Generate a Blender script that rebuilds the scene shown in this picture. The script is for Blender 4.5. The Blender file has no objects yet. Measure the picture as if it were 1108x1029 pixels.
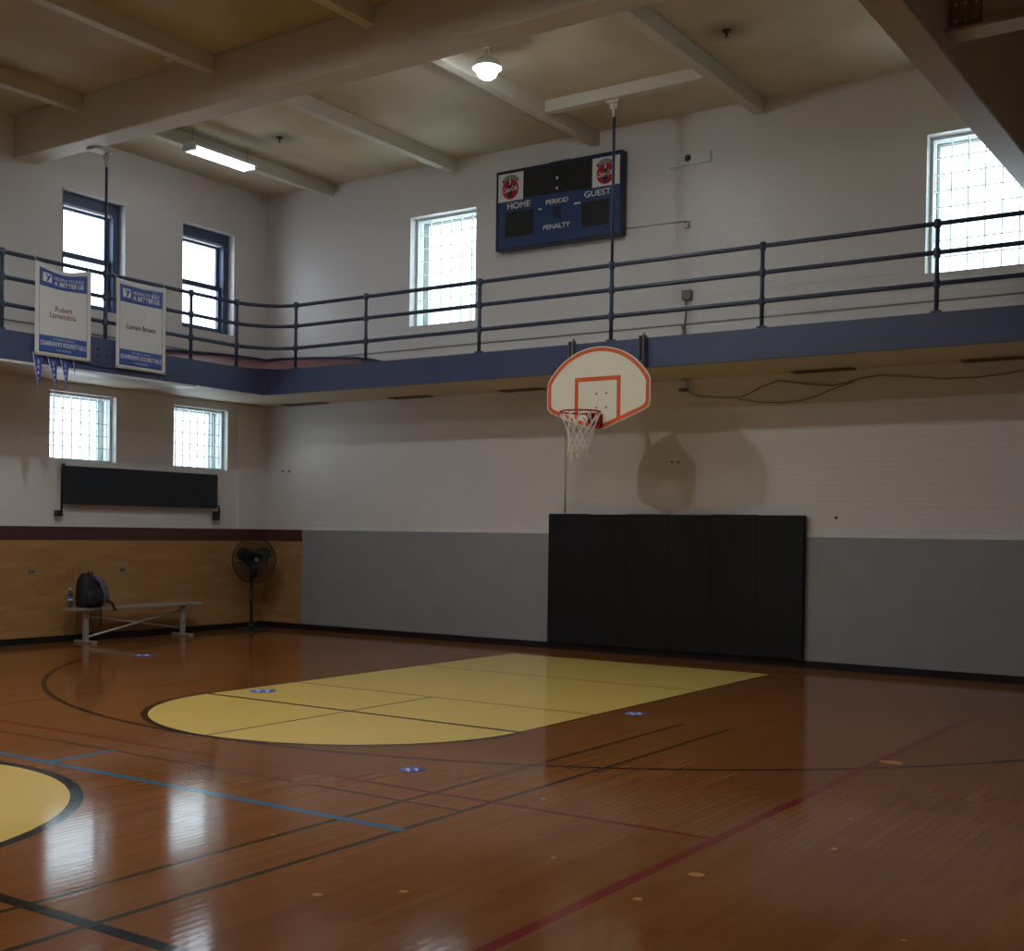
import bpy, bmesh, math, random
from mathutils import Vector, Matrix
random.seed(7)
C = bpy.context.scene.collection
scene = bpy.context.scene

# ------------------------------------------------------------------ helpers
def srgb(r, g, b):
    f = lambda c: (c / 255 / 12.92) if c / 255 <= 0.04045 else ((c / 255 + 0.055) / 1.055) ** 2.4
    return (f(r), f(g), f(b), 1.0)

def bm_new():
    return bmesh.new()

def box(bm, x0, x1, y0, y1, z0, z1, bev=0.0):
    r = bmesh.ops.create_cube(bm, size=1.0)
    vs = r['verts']
    for v in vs:
        v.co = Vector((x0 + (v.co.x + .5) * (x1 - x0), y0 + (v.co.y + .5) * (y1 - y0), z0 + (v.co.z + .5) * (z1 - z0)))
    if bev > 0:
        es = list({e for v in vs for e in v.link_edges})
        bmesh.ops.bevel(bm, geom=es, offset=bev, segments=2, affect='EDGES', profile=0.5)

def tube(bm, pts, r, n=10, cap=True, closed=False):
    """sweep a circle of radius r (number or list) along a polyline"""
    pts = [Vector(p) for p in pts]
    m = len(pts)
    rings = []
    up = None
    for i, p in enumerate(pts):
        if closed:
            t = (pts[(i + 1) % m] - pts[i - 1]).normalized()
        else:
            a = pts[max(i - 1, 0)]; b = pts[min(i + 1, m - 1)]
            t = (b - a).normalized()
        if up is None:
            up = Vector((0, 0, 1)) if abs(t.z) < 0.9 else Vector((1, 0, 0))
        s = t.cross(up)
        if s.length < 1e-5:
            s = t.orthogonal()
        s.normalize()
        up = s.cross(t).normalized()
        rr = r[i] if isinstance(r, (list, tuple)) else r
        rings.append([bm.verts.new(p + s * (rr * math.cos(2 * math.pi * k / n)) + up * (rr * math.sin(2 * math.pi * k / n))) for k in range(n)])
    rng = range(m) if closed else range(m - 1)
    for i in rng:
        A = rings[i]; B = rings[(i + 1) % m]
        for k in range(n):
            f = bm.faces.new((A[k], A[(k + 1) % n], B[(k + 1) % n], B[k])); f.smooth = True
    if cap and not closed:
        bm.faces.new(rings[0][::-1]); bm.faces.new(rings[-1])

def rod(bm, a, b, r, n=12):
    tube(bm, [a, b], r, n)

def lathe(bm, prof, centre=(0, 0, 0), axis='Z', n=24):
    """prof: list of (radius, height); revolved about an axis through centre"""
    c = Vector(centre)
    def P(r, h, a):
        if axis == 'Z': return c + Vector((r * math.cos(a), r * math.sin(a), h))
        if axis == 'Y': return c + Vector((r * math.cos(a), h, r * math.sin(a)))
        return c + Vector((h, r * math.cos(a), r * math.sin(a)))
    rings = []
    for r, h in prof:
        if r < 1e-6:
            rings.append([bm.verts.new(P(0, h, 0))])
        else:
            rings.append([bm.verts.new(P(r, h, 2 * math.pi * k / n)) for k in range(n)])
    for A, B in zip(rings, rings[1:]):
        for k in range(n):
            k2 = (k + 1) % n
            if len(A) == 1 and len(B) == 1: continue
            if len(A) == 1: f = bm.faces.new((A[0], B[k2], B[k]))
            elif len(B) == 1: f = bm.faces.new((A[k], A[k2], B[0]))
            else: f = bm.faces.new((A[k], A[k2], B[k2], B[k]))
            f.smooth = True
    bmesh.ops.recalc_face_normals(bm, faces=bm.faces[:])

def prism(bm, poly, fn, d0, d1):
    """extrude a 2-D polygon; fn(u, v, d) gives the world point"""
    A = [bm.verts.new(fn(u, v, d0)) for u, v in poly]
    B = [bm.verts.new(fn(u, v, d1)) for u, v in poly]
    n = len(poly)
    bm.faces.new(A); bm.faces.new(B[::-1])
    for i in range(n):
        bm.faces.new((A[i], B[i], B[(i + 1) % n], A[(i + 1) % n]))
    bmesh.ops.recalc_face_normals(bm, faces=bm.faces[:])

def ringprism(bm, outer, inner, fn, d0, d1):
    n = len(outer)
    vs = [[bm.verts.new(fn(u, v, d)) for u, v in P] for P in (outer, inner) for d in (d0, d1)]
    o0, o1, i0, i1 = vs
    for k in range(n):
        j = (k + 1) % n
        bm.faces.new((o0[k], o0[j], i0[j], i0[k])); bm.faces.new((o1[k], i1[k], i1[j], o1[j]))
        bm.faces.new((o0[k], o1[k], o1[j], o0[j])); bm.faces.new((i0[k], i0[j], i1[j], i1[k]))
    bmesh.ops.recalc_face_normals(bm, faces=bm.faces[:])

def obj(name, bm, m, parent=None, smooth=False):
    me = bpy.data.meshes.new(name)
    bmesh.ops.recalc_face_normals(bm, faces=bm.faces[:])
    bm.to_mesh(me); bm.free()
    if smooth:
        for p in me.polygons: p.use_smooth = True
    me.materials.append(m)
    o = bpy.data.objects.new(name, me)
    C.objects.link(o)
    if parent:
        o.parent = parent
        if parent.type == 'EMPTY': o.matrix_parent_inverse = Matrix.Translation(parent.location).inverted()
    return o

def thing(name, label, cat, loc=(0, 0, 0), group=None):
    o = bpy.data.objects.new(name, None); C.objects.link(o)
    o.empty_display_size = 0.1
    o.location = loc
    return tag(o, label, cat, group)

def tag(o, label, cat, group=None, kind=None):
    if label: o['label'] = label
    if cat: o['category'] = cat
    if group: o['group'] = group
    if kind: o['kind'] = kind
    return o

def struct(name, bm, m, parent=None, label=None):
    o = obj(name, bm, m, parent)
    if not parent: o['kind'] = 'structure'
    if label: o['label'] = label
    return o

def copy_thing(o, loc, label, group=None):
    """a copy of a thing with copies of its parts and sub-parts"""
    r = o.copy(); C.objects.link(r); r.location = loc; r['label'] = label
    if group: r['group'] = group
    for ch in list(o.children):
        c = ch.copy(); C.objects.link(c); c.parent = r; c.matrix_parent_inverse = ch.matrix_parent_inverse.copy()
        for g in list(ch.children):
            d = g.copy(); C.objects.link(d); d.parent = c; d.matrix_parent_inverse = g.matrix_parent_inverse.copy()
    return r

def text_mesh(body, shear=0.0, bold=0.0, align='CENTER', spacing=1.0):
    cu = bpy.data.curves.new('lettering', 'FONT')
    cu.body = body; cu.align_x = align; cu.shear = shear; cu.offset = bold
    cu.fill_mode = 'FRONT'; cu.space_line = 0.95; cu.resolution_u = 4; cu.space_character = spacing
    ob = bpy.data.objects.new('lettering', cu); C.objects.link(ob)
    bpy.context.view_layer.update()
    me = bpy.data.meshes.new_from_object(ob.evaluated_get(bpy.context.evaluated_depsgraph_get()))
    bpy.data.objects.remove(ob); bpy.data.curves.remove(cu)
    return me

def lettering(body, u0, u1, v0, v1, fn, m, parent, name='lettering', depth=0.003, shear=0.0, bold=0.0, label=None):
    """letters fitted exactly into the box u0..u1 x v0..v1; fn(u, v, d) maps to the world"""
    me = text_mesh(body, shear, bold)
    bm = bm_new(); bm.from_mesh(me); bpy.data.meshes.remove(me)
    xs = [v.co.x for v in bm.verts]; ys = [v.co.y for v in bm.verts]
    ax, bx, ay, by = min(xs), max(xs), min(ys), max(ys)
    top = bmesh.ops.extrude_face_region(bm, geom=bm.faces[:])
    topv = {e for e in top['geom'] if isinstance(e, bmesh.types.BMVert)}
    for v in bm.verts:
        u = u0 + (v.co.x - ax) / (bx - ax) * (u1 - u0)
        w = v0 + (v.co.y - ay) / (by - ay) * (v1 - v0)
        v.co = Vector(fn(u, w, depth if v in topv else 0.0))
    o = obj(name, bm, m, parent)
    if label: o['label'] = label
    return o

# ------------------------------------------------------------------ materials
class NB:
    """small helper for building node materials"""
    def __init__(s, name):
        s.m = bpy.data.materials.new(name); s.m.use_nodes = True
        s.t = s.m.node_tree; s.n = s.t.nodes; s.l = s.t.links
        s.p = s.n['Principled BSDF']; s.out = s.n['Material Output']
    def node(s, t, **kw):
        n = s.n.new(t)
        for k, v in kw.items(): setattr(n, k, v)
        return n
    def inp(s, sock, v):
        if isinstance(v, bpy.types.NodeSocket): s.l.new(v, sock)
        else: sock.default_value = v
    def math(s, op, a, b=0.0, c=0.0):
        n = s.node('ShaderNodeMath', operation=op)
        for i, v in enumerate((a, b, c)): s.inp(n.inputs[i], v)
        return n.outputs[0]
    def mix(s, fac, a, b):
        n = s.node('ShaderNodeMix', data_type='RGBA')
        s.inp(n.inputs[0], fac); s.inp(n.inputs[6], a); s.inp(n.inputs[7], b)
        return n.outputs[2]
    def coords(s):
        return s.node('ShaderNodeTexCoord').outputs['Object']
    def xyz(s, vec):
        n = s.node('ShaderNodeSeparateXYZ'); s.l.new(vec, n.inputs[0]); return n.outputs
    def comb(s, x, y, z):
        n = s.node('ShaderNodeCombineXYZ')
        for i, v in enumerate((x, y, z)): s.inp(n.inputs[i], v)
        return n.outputs[0]
    def noise(s, vec, scale, detail=3.0, rough=0.55, dim='3D'):
        n = s.node('ShaderNodeTexNoise', noise_dimensions=dim)
        s.l.new(vec, n.inputs['Vector']); n.inputs['Scale'].default_value = scale
        n.inputs['Detail'].default_value = detail; n.inputs['Roughness'].default_value = rough
        return n.outputs['Fac']
    def ramp(s, fac, stops):
        n = s.node('ShaderNodeValToRGB'); s.l.new(fac, n.inputs[0])
        e = n.color_ramp.elements
        while len(e) < len(stops): e.new(0.5)
        for el, (p, c) in zip(e, stops): el.position = p; el.color = c
        return n.outputs[0]
    def bump(s, h, strength=0.2, dist=0.01):
        n = s.node('ShaderNodeBump'); n.inputs['Strength'].default_value = strength; n.inputs['Distance'].default_value = dist
        s.l.new(h, n.inputs['Height']); s.l.new(n.outputs[0], s.p.inputs['Normal'])
    def set(s, **kw):
        for k, v in kw.items(): s.inp(s.p.inputs[k.replace('_', ' ')], v)

def plain(name, col, rough=0.5, metal=0.0, var=0.06, scale=6.0, spec=0.5, bump=0.0, bscale=60.0):
    b = NB(name); co = b.coords()
    n = b.noise(co, scale)
    lo = tuple(c * (1 - var) for c in col[:3]) + (1,); hi = tuple(min(1, c * (1 + var)) for c in col[:3]) + (1,)
    b.set(Base_Color=b.ramp(n, [(0.3, lo), (0.7, hi)]), Roughness=rough, Metallic=metal)
    b.p.inputs['Specular IOR Level'].default_value = spec
    if bump: b.bump(b.noise(co, bscale, 2), bump, 0.004)
    return b.m

def painted_brick(name, axis, col, var=0.05):
    """glossy paint over brickwork; axis is the wall's horizontal axis"""
    b = NB(name); co = b.coords(); x, y, z = b.xyz(co)
    h = x if axis == 'x' else y
    vec = b.comb(h, z, 0.0)
    br = b.node('ShaderNodeTexBrick'); b.l.new(vec, br.inputs['Vector'])
    br.inputs['Scale'].default_value = 1.0; br.inputs['Brick Width'].default_value = 0.21
    br.inputs['Row Height'].default_value = 0.068; br.inputs['Mortar Size'].default_value = 0.006
    br.inputs['Mortar Smooth'].default_value = 0.9
    inv = b.math('SUBTRACT', 1.0, br.outputs['Fac'])
    nz = b.noise(co, 22.0, 3); wob = b.noise(co, 5.0, 2)
    hgt = b.math('ADD', b.math('MULTIPLY', inv, 0.55), b.math('ADD', b.math('MULTIPLY', nz, 0.25), b.math('MULTIPLY', wob, 0.5)))
    big = b.noise(co, 0.9, 4)
    lo = tuple(c * (1 - var) for c in col[:3]) + (1,)
    b.set(Base_Color=b.ramp(big, [(0.35, lo), (0.65, col)]), Roughness=0.36)
    b.p.inputs['Specular IOR Level'].default_value = 0.45
    b.bump(hgt, 0.30, 0.010)
    return b.m

WHITE = srgb(222, 219, 217)
M = {}
M['wall_x'] = painted_brick('white paint over brick back', 'x', WHITE)
M['wall_y'] = painted_brick('white paint over brick side', 'y', WHITE)
M['grey_panel'] = plain('grey wall paint', srgb(146, 148, 150), 0.38, var=0.05, scale=2.5)
M['brown_band'] = plain('brown painted band', srgb(78, 50, 44), 0.35, var=0.08)
M['base_black'] = plain('black rubber baseboard', srgb(24, 26, 28), 0.4)
M['joist'] = plain('cream painted beam', srgb(202, 195, 180), 0.6, var=0.06, scale=1.5)
M['girder'] = plain('cream painted girder', srgb(206, 198, 182), 0.6, var=0.07, scale=1.0)
M['dark_girder'] = plain('tan painted steel', srgb(172, 160, 140), 0.55, var=0.08, scale=1.2)
M['soffit'] = plain('cream soffit paint', srgb(206, 196, 176), 0.6, var=0.05, scale=1.2)
M['blue_paint'] = plain('slate blue paint', srgb(66, 78, 112), 0.42, var=0.07, scale=2.0)
M['rail_paint'] = plain('dark slate blue pipe paint', srgb(54, 68, 92), 0.35, var=0.08, scale=9.0)
M['window_paint'] = plain('slate blue window paint', srgb(62, 80, 106), 0.45, var=0.05)
M['white_paint'] = plain('white trim paint', srgb(214, 218, 218), 0.45, var=0.03)
M['red_track'] = plain('dark red track rubber', srgb(122, 70, 72), 0.6, var=0.08)
M['black_pad'] = plain('black vinyl', srgb(17, 17, 20), 0.6, spec=0.3, var=0.08, bump=0.05)
M['blue_black'] = plain('blue black board', srgb(28, 36, 44), 0.45, var=0.1)
M['black_steel'] = plain('black steel', srgb(26, 27, 30), 0.45, var=0.1)
M['dark_steel'] = plain('dark grey steel', srgb(122, 123, 122), 0.5, metal=0.0, var=0.1)
M['score_blue'] = plain('scoreboard blue', srgb(40, 66, 112), 0.4, var=0.05)
M['score_dark'] = plain('smoked display window', srgb(34, 38, 40), 0.3, var=0.08)
M['navy_frame'] = plain('navy steel edge', srgb(26, 38, 66), 0.4, var=0.05)
M['white'] = plain('white print', srgb(226, 226, 222), 0.5, var=0.02)
M['logo_red'] = plain('red print', srgb(178, 26, 48), 0.45, var=0.03)
M['logo_green'] = plain('green print', srgb(22, 104, 76), 0.45, var=0.03)
M['bottle_dark'] = plain('dark brown print', srgb(52, 40, 38), 0.45, var=0.03)
M['banner_white'] = plain('white vinyl banner', srgb(214, 216, 216), 0.28, var=0.02)
M['banner_blue'] = plain('blue banner print', srgb(58, 92, 164), 0.35, var=0.04)
M['banner_maroon'] = plain('maroon print', srgb(134, 60, 78), 0.4, var=0.02)
M['banner_grey'] = plain('charcoal print', srgb(74, 60, 70), 0.4, var=0.02)
M['pennant_blue'] = plain('blue felt', srgb(52, 84, 168), 0.7, var=0.06)
M['board_white'] = plain('cream backboard', srgb(244, 242, 218), 0.42, var=0.02)
M['orange'] = plain('orange paint', srgb(226, 102, 48), 0.45, var=0.04)
M['rim_red'] = plain('red rim enamel', srgb(182, 40, 46), 0.38, var=0.05)
M['net_white'] = plain('white net cord', srgb(244, 242, 232), 0.75, var=0.05, scale=30)
M['aluminium'] = plain('brushed aluminium', srgb(184, 186, 182), 0.38, metal=0.55, var=0.06, scale=12)
M['bag'] = plain('black nylon', srgb(20, 19, 28), 0.7, var=0.2, scale=20, bump=0.1)
M['bag_strap'] = plain('grey violet webbing', srgb(92, 88, 112), 0.7, var=0.1, scale=40)
M['bag_violet'] = plain('dark violet nylon', srgb(50, 34, 82), 0.7, var=0.1)
M['cap_white'] = plain('white plastic', srgb(220, 222, 224), 0.4, var=0.02)
M['bottle_label'] = plain('blue bottle label', srgb(48, 96, 166), 0.45, var=0.1, scale=40)
M['fan_black'] = plain('dark green black enamel', srgb(32, 36, 34), 0.4, var=0.1)
M['fan_grey'] = plain('grey fan badge', srgb(120, 120, 112), 0.5)
M['steel_grey'] = plain('galvanised grey', srgb(128, 130, 130), 0.45, metal=0.3, var=0.08)
M['cable'] = plain('grey cable', srgb(156, 144, 122), 0.55)
M['sticker_blue'] = plain('blue floor sticker', srgb(70, 96, 196), 0.45, var=0.05)
M['vent_dark'] = plain('dusty vent', srgb(120, 104, 84), 0.7, var=0.2, scale=20)
M['vent_slat'] = plain('dusty vent slat', srgb(96, 82, 66), 0.7)
M['bolt_plate'] = plain('grimy tan plate', srgb(128, 116, 96), 0.6, var=0.15)
M['soot'] = plain('dark soot metal', srgb(60, 54, 48), 0.7)

# yellow glazed brick wainscot
def glazed_brick(name, axis):
    b = NB(name); co = b.coords(); x, y, z = b.xyz(co)
    vec = b.comb(x if axis == 'x' else y, z, 0.0)
    br = b.node('ShaderNodeTexBrick'); b.l.new(vec, br.inputs['Vector'])
    br.inputs['Color1'].default_value = srgb(178, 138, 88); br.inputs['Color2'].default_value = srgb(156, 116, 72)
    br.inputs['Mortar'].default_value = srgb(156, 120, 78)
    br.inputs['Scale'].default_value = 1.0; br.inputs['Brick Width'].default_value = 0.30
    br.inputs['Row Height'].default_value = 0.092; br.inputs['Mortar Size'].default_value = 0.004
    br.inputs['Bias'].default_value = 0.0; br.inputs['Mortar Smooth'].default_value = 0.3
    n = b.noise(co, 3.0, 3)
    col = b.mix(b.math('MULTIPLY', n, 0.5), br.outputs['Color'], srgb(168, 126, 78))
    b.set(Base_Color=col, Roughness=0.33)
    b.bump(b.math('SUBTRACT', 1.0, br.outputs['Fac']), 0.35, 0.004)
    return b.m
M['tile_y'] = glazed_brick('yellow glazed brick side', 'y')
M['tile_x'] = glazed_brick('yellow glazed brick back', 'x')

# ceiling: yellowed plaster with two soot spots round the sprinkler heads
def ceiling_mat():
    b = NB('yellowed ceiling plaster'); co = b.coords(); x, y, z = b.xyz(co)
    n = b.noise(co, 0.55, 4)
    col = b.ramp(n, [(0.34, srgb(182, 164, 128)), (0.56, srgb(202, 190, 164)), (0.75, srgb(210, 202, 184))])
    for cx, cy, r in ((2.35, -2.09, 0.30), (8.96, -2.11, 0.34)):
        d = b.node('ShaderNodeVectorMath', operation='DISTANCE')
        b.l.new(b.comb(x, y, 0.0), d.inputs[0]); d.inputs[1].default_value = (cx, cy, 0)
        f = b.math('SUBTRACT', 1.0, b.math('DIVIDE', d.outputs['Value'], r))
        f = b.math('MAXIMUM', f, 0.0)
        col = b.mix(b.math('MULTIPLY', f, 0.75), col, srgb(70, 62, 52))
    b.set(Base_Color=col, Roughness=0.7)
    return b.m
M['ceiling'] = ceiling_mat()

# floor: varnished strip maple/red-brown stain with all the painted court lines
LX = 7.31          # court centre line (x)
def floor_mat():
    b = NB('varnished gym floor'); co = b.coords(); x, y, z = b.xyz(co)
    # boards run along y
    br = b.node('ShaderNodeTexBrick')
    b.l.new(b.comb(y, x, 0.0), br.inputs['Vector'])
    br.inputs['Scale'].default_value = 1.0; br.inputs['Brick Width'].default_value = 1.3
    br.inputs['Row Height'].default_value = 0.057; br.inputs['Mortar Size'].default_value = 0.0012
    br.inputs['Color1'].default_value = srgb(148, 94, 48); br.inputs['Color2'].default_value = srgb(130, 79, 38)
    br.inputs['Mortar'].default_value = srgb(104, 60, 32); br.inputs['Bias'].default_value = -0.1
    grain = b.noise(b.comb(b.math('MULTIPLY', x, 40.0), b.math('MULTIPLY', y, 2.2), 0.0), 1.0, 4)
    wear = b.noise(co, 0.45, 4)
    wood = b.mix(b.math('MULTIPLY', grain, 0.55), br.outputs['Color'], srgb(140, 86, 42))
    wood = b.mix(b.ramp(wear, [(0.40, (0, 0, 0, 1)), (0.72, (0.5, 0.5, 0.5, 1))]), wood, srgb(112, 65, 31))
    col = wood
    def rect(x0, x1, y0, y1):
        return b.math('MULTIPLY', b.math('COMPARE', x, (x0 + x1) / 2, (x1 - x0) / 2), b.math('COMPARE', y, (y0 + y1) / 2, (y1 - y0) / 2))
    def dist(cx, cy, sx=1.0, sy=1.0):
        d = b.node('ShaderNodeVectorMath', operation='LENGTH')
        b.l.new(b.comb(b.math('MULTIPLY', b.math('SUBTRACT', x, cx), 1 / sx), b.math('MULTIPLY', b.math('SUBTRACT', y, cy), 1 / sy), 0.0), d.inputs[0])
        return d.outputs['Value']
    def paint(mask, c, a=1.0):
        nonlocal col
        col = b.mix(b.math('MULTIPLY', mask, a) if a != 1.0 else mask, col, c)
    BLACK = srgb(34, 32, 30); GREEN = srgb(40, 48, 36); RED = srgb(124, 24, 28); BLUE = srgb(62, 116, 148); DGREY = srgb(60, 52, 40)
    YFT, YB = -6.11, -0.93
    yel = b.mix(grain, srgb(240, 208, 116), srgb(228, 192, 98))
    yel = b.mix(b.math('MULTIPLY', b.noise(co, 1.1, 3), 0.6), yel, srgb(242, 212, 124))
    MID = -11.06
    # lane and free-throw half disc, mirrored in the other half (mirror lies behind the camera)
    dc = dist(LX, YFT, 1.78, 1.62)
    below = b.math('LESS_THAN', y, YFT)
    paint(rect(LX - 1.81, LX + 1.81, YFT, YB), BLACK)
    paint(b.math('MULTIPLY', b.math('LESS_THAN', dc, 1.036), below), BLACK)
    paint(rect(LX - 1.78, LX + 1.78, YFT, YB + 0.001), yel)
    paint(b.math('MULTIPLY', b.math('LESS_THAN', dc, 1.0), below), yel)
    paint(rect(LX - 1.78, LX + 1.78, YFT - 0.028, YFT + 0.028), DGREY)
    paint(rect(LX - 0.012, LX + 0.012, YFT - 1.62, -4.925), DGREY)
    paint(rect(LX - 1.78, LX + 1.78, -4.937, -4.913), DGREY, 0.9)
    paint(rect(LX - 1.78, LX + 1.78, -2.838, -2.814), DGREY, 0.8)
    # three-point arc
    d3 = dist(7.3, -1.5)
    paint(b.math('MULTIPLY', b.math('COMPARE', d3, 6.27, 0.026), b.math('LESS_THAN', y, -1.5)), BLACK)
    for s in (-1, 1): paint(rect(7.3 + s * 6.27 - 0.026, 7.3 + s * 6.27 + 0.026, -1.5, 0.0), BLACK)
    # centre circle and half-way line
    dm = dist(LX, MID)
    paint(b.math('LESS_THAN', dm, 1.79), BLACK)
    paint(b.math('LESS_THAN', dm, 1.715), yel)
    paint(rect(0.3, 15.2, MID - 0.036, MID + 0.036), BLACK)
    # red volleyball court
    for xx in (2.83, 11.79): paint(rect(xx - 0.033, xx + 0.033, MID - 9, MID + 9), RED, 0.85)
    paint(rect(2.83, 11.79, -8.31, -8.27), RED)
    # dark green badminton court
    for xx in (4.25, 4.69, 9.935, 10.365): paint(rect(xx - 0.02, xx + 0.02, MID - 6.17, MID + 6.17), GREEN, 0.85)
    paint(rect(4.25, 10.365, -8.595, -8.565), GREEN, 0.9)
    paint(rect(9.37, 10.365, -5.60, -5.575), GREEN, 0.6)
    paint(rect(4.25, 10.38, -9.15, -9.09), BLUE)
    paint(rect(LX - 0.045, LX + 0.015, -9.10, -8.56), BLUE)
    # worn spots
    for cx, cy, rx, ry in ((11.86, -5.53, 0.085, 0.06), (11.99, -8.95, 0.04, 0.035), (11.95, -9.45, 0.022, 0.022), (10.80, -10.23, 0.022, 0.02),
                           (11.07, -9.97, 0.022, 0.018), (10.55, -8.02, 0.02, 0.02), (9.9, -9.6, 0.016, 0.012), (12.35, -8.1, 0.015, 0.02),
                           (12.2, -7.4, 0.018, 0.012), (13.05, -9.3, 0.012, 0.012), (13.05, -9.5, 0.014, 0.012), (11.3, -9.1, 0.015, 0.01)):
        paint(b.math('LESS_THAN', dist(cx, cy, rx, ry), 1.0), srgb(206, 146, 74), 0.85)
    ysc = b.noise(b.comb(b.math('MULTIPLY', x, 3.0), b.math('MULTIPLY', y, 0.7), 0.0), 5.0, 5, 0.7)
    rough = b.ramp(ysc, [(0.3, (0.07, 0.07, 0.07, 1)), (0.75, (0.13, 0.13, 0.13, 1))])
    b.set(Base_Color=col, Roughness=rough)
    b.p.inputs['Specular IOR Level'].default_value = 0.14
    # board-by-board cupping and long waves (heights in metres)
    cup = b.math('SINE', b.math('MULTIPLY', x, 2 * math.pi / 0.057))
    amt = b.noise(b.comb(b.math('MULTIPLY', x, 9.0), b.math('MULTIPLY', y, 1.5), 0.0), 1.0, 3)
    cup = b.math('MULTIPLY', cup, b.math('MULTIPLY', amt, 0.00007))
    wav = b.math('MULTIPLY', b.noise(b.comb(b.math('MULTIPLY', x, 5.0), b.math('MULTIPLY', y, 1.4), 0.0), 1.0, 2), 0.0003)
    b.bump(b.math('ADD', cup, wav), 1.0, 1.0)
    return b.m
M['floor'] = floor_mat()

def glass_mat(name, tint, gloss=0.12):
    b = NB(name)
    tr = b.node('ShaderNodeBsdfTransparent'); tr.inputs[0].default_value = tint
    gl = b.node('ShaderNodeBsdfGlossy'); gl.inputs['Roughness'].default_value = 0.08
    lw = b.node('ShaderNodeLayerWeight'); lw.inputs[0].default_value = 0.35
    mx = b.node('ShaderNodeMixShader')
    b.l.new(b.math('MULTIPLY', lw.outputs['Facing'], gloss), mx.inputs[0])
    b.l.new(tr.outputs[0], mx.inputs[1]); b.l.new(gl.outputs[0], mx.inputs[2])
    b.l.new(mx.outputs[0], b.out.inputs['Surface'])
    return b.m
M['glass_block'] = glass_mat('ribbed glass block', (0.93, 0.96, 0.96, 1), 0.2)
M['glass'] = glass_mat('clear window glass', (0.94, 0.96, 0.97, 1))
M['outer_jamb'] = plain('weathered outer brick jamb', srgb(112, 120, 118), 0.8)
M['mortar'] = plain('white mortar', srgb(236, 240, 240), 0.7)
M['clear_plastic'] = glass_mat('clear bottle plastic', (0.55, 0.75, 0.9, 1), 0.5)

def emit_mat(name, col, strength):
    b = NB(name)
    e = b.node('ShaderNodeEmission'); e.inputs[0].default_value = col; e.inputs[1].default_value = strength
    b.l.new(e.outputs[0], b.out.inputs['Surface'])
    return b.m
LAMP_STRENGTH = 90.0
ADDED_LAMP = 500.0  # strength of the lamps added out of view
TUBE_STRENGTH = 7.0
M['lamp'] = emit_mat('lit lamp globe', (0.86, 0.96, 1.0, 1), LAMP_STRENGTH)
M['lamp_b'] = emit_mat('lit lamp globe warm', (0.98, 0.985, 1.0, 1), ADDED_LAMP)
M['lamp_c'] = emit_mat('lit lamp globe dim', (0.98, 0.985, 1.0, 1), ADDED_LAMP * 0.6)
M['tube'] = emit_mat('lit fluorescent tube', (0.95, 0.92, 1.0, 1), TUBE_STRENGTH)

# ------------------------------------------------------------------ room shell
X1, Y0, ZC, T = 15.6, -22.2, 6.945, 0.40

def wall_plane(bm, fn, u0, u1, v0, v1, holes, t):
    """wall slab with openings: fn(u, v, d), d = 0 on the room side, d = t outside"""
    us = sorted({u0, u1, *[h[0] for h in holes], *[h[1] for h in holes]})
    vs = sorted({v0, v1, *[h[2] for h in holes], *[h[3] for h in holes]})
    inside = lambda u, v: any(h[0] < u < h[1] and h[2] < v < h[3] for h in holes)
    Q = lambda *p: bm.faces.new([bm.verts.new(fn(*q)) for q in p])
    for a, b in zip(us, us[1:]):
        for c, d in zip(vs, vs[1:]):
            if inside((a + b) / 2, (c + d) / 2): continue
            Q((a, c, 0), (b, c, 0), (b, d, 0), (a, d, 0)); Q((a, c, t), (a, d, t), (b, d, t), (b, c, t))
    for a, b, c, d in holes + [(u0, u1, v0, v1)]:
        Q((a, c, 0), (a, c, t), (b, c, t), (b, c, 0)); Q((a, d, 0), (b, d, 0), (b, d, t), (a, d, t))
        Q((a, c, 0), (a, d, 0), (a, d, t), (a, c, t)); Q((b, c, 0), (b, c, t), (b, d, t), (b, d, 0))
    bmesh.ops.remove_doubles(bm, verts=bm.verts[:], dist=1e-5)

fnL = lambda u, v, d: (-d, u, v)          # left wall: u = y
fnB = lambda u, v, d: (u, d, v)           # back wall: u = x
LW = [(-3.99, -2.91, 2.49, 3.425), (-1.87, -0.805, 2.49, 3.425)]          # glass block, under the gallery
UW = [(-3.825, -2.785, 4.595, 6.188), (-1.735, -0.704, 4.595, 6.188)]     # sash windows above it
BW = [(2.974, 4.175, 4.615, 6.225), (10.494, 11.68, 4.59, 6.165)]         # glass block in the back wall
bm = bm_new(); wall_plane(bm, fnL, Y0, 0.0, -0.05, ZC + 0.2, LW + UW, T)
struct('wall_left', bm, M['wall_y'])
bm = bm_new(); wall_plane(bm, fnB, -T, X1 + 0.3, -0.05, ZC + 0.2, BW, T)
struct('wall_back', bm, M['wall_x'])
bm = bm_new(); box(bm, X1, X1 + 0.3, Y0, 0.0, -0.05, ZC + 0.2); struct('wall_right', bm, M['wall_y'])
bm = bm_new(); box(bm, -T, X1 + 0.3, Y0 - 0.3, Y0, -0.05, ZC + 0.2); struct('wall_near', bm, M['wall_x'])
bm = bm_new(); box(bm, -T, X1 + 0.3, Y0 - 0.3, T, ZC, ZC + 0.25); struct('ceiling', bm, M['ceiling'])
bm = bm_new(); box(bm, 0.0, X1, Y0, 0.0, -0.12, 0.0); struct('floor', bm, M['floor'])

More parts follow.
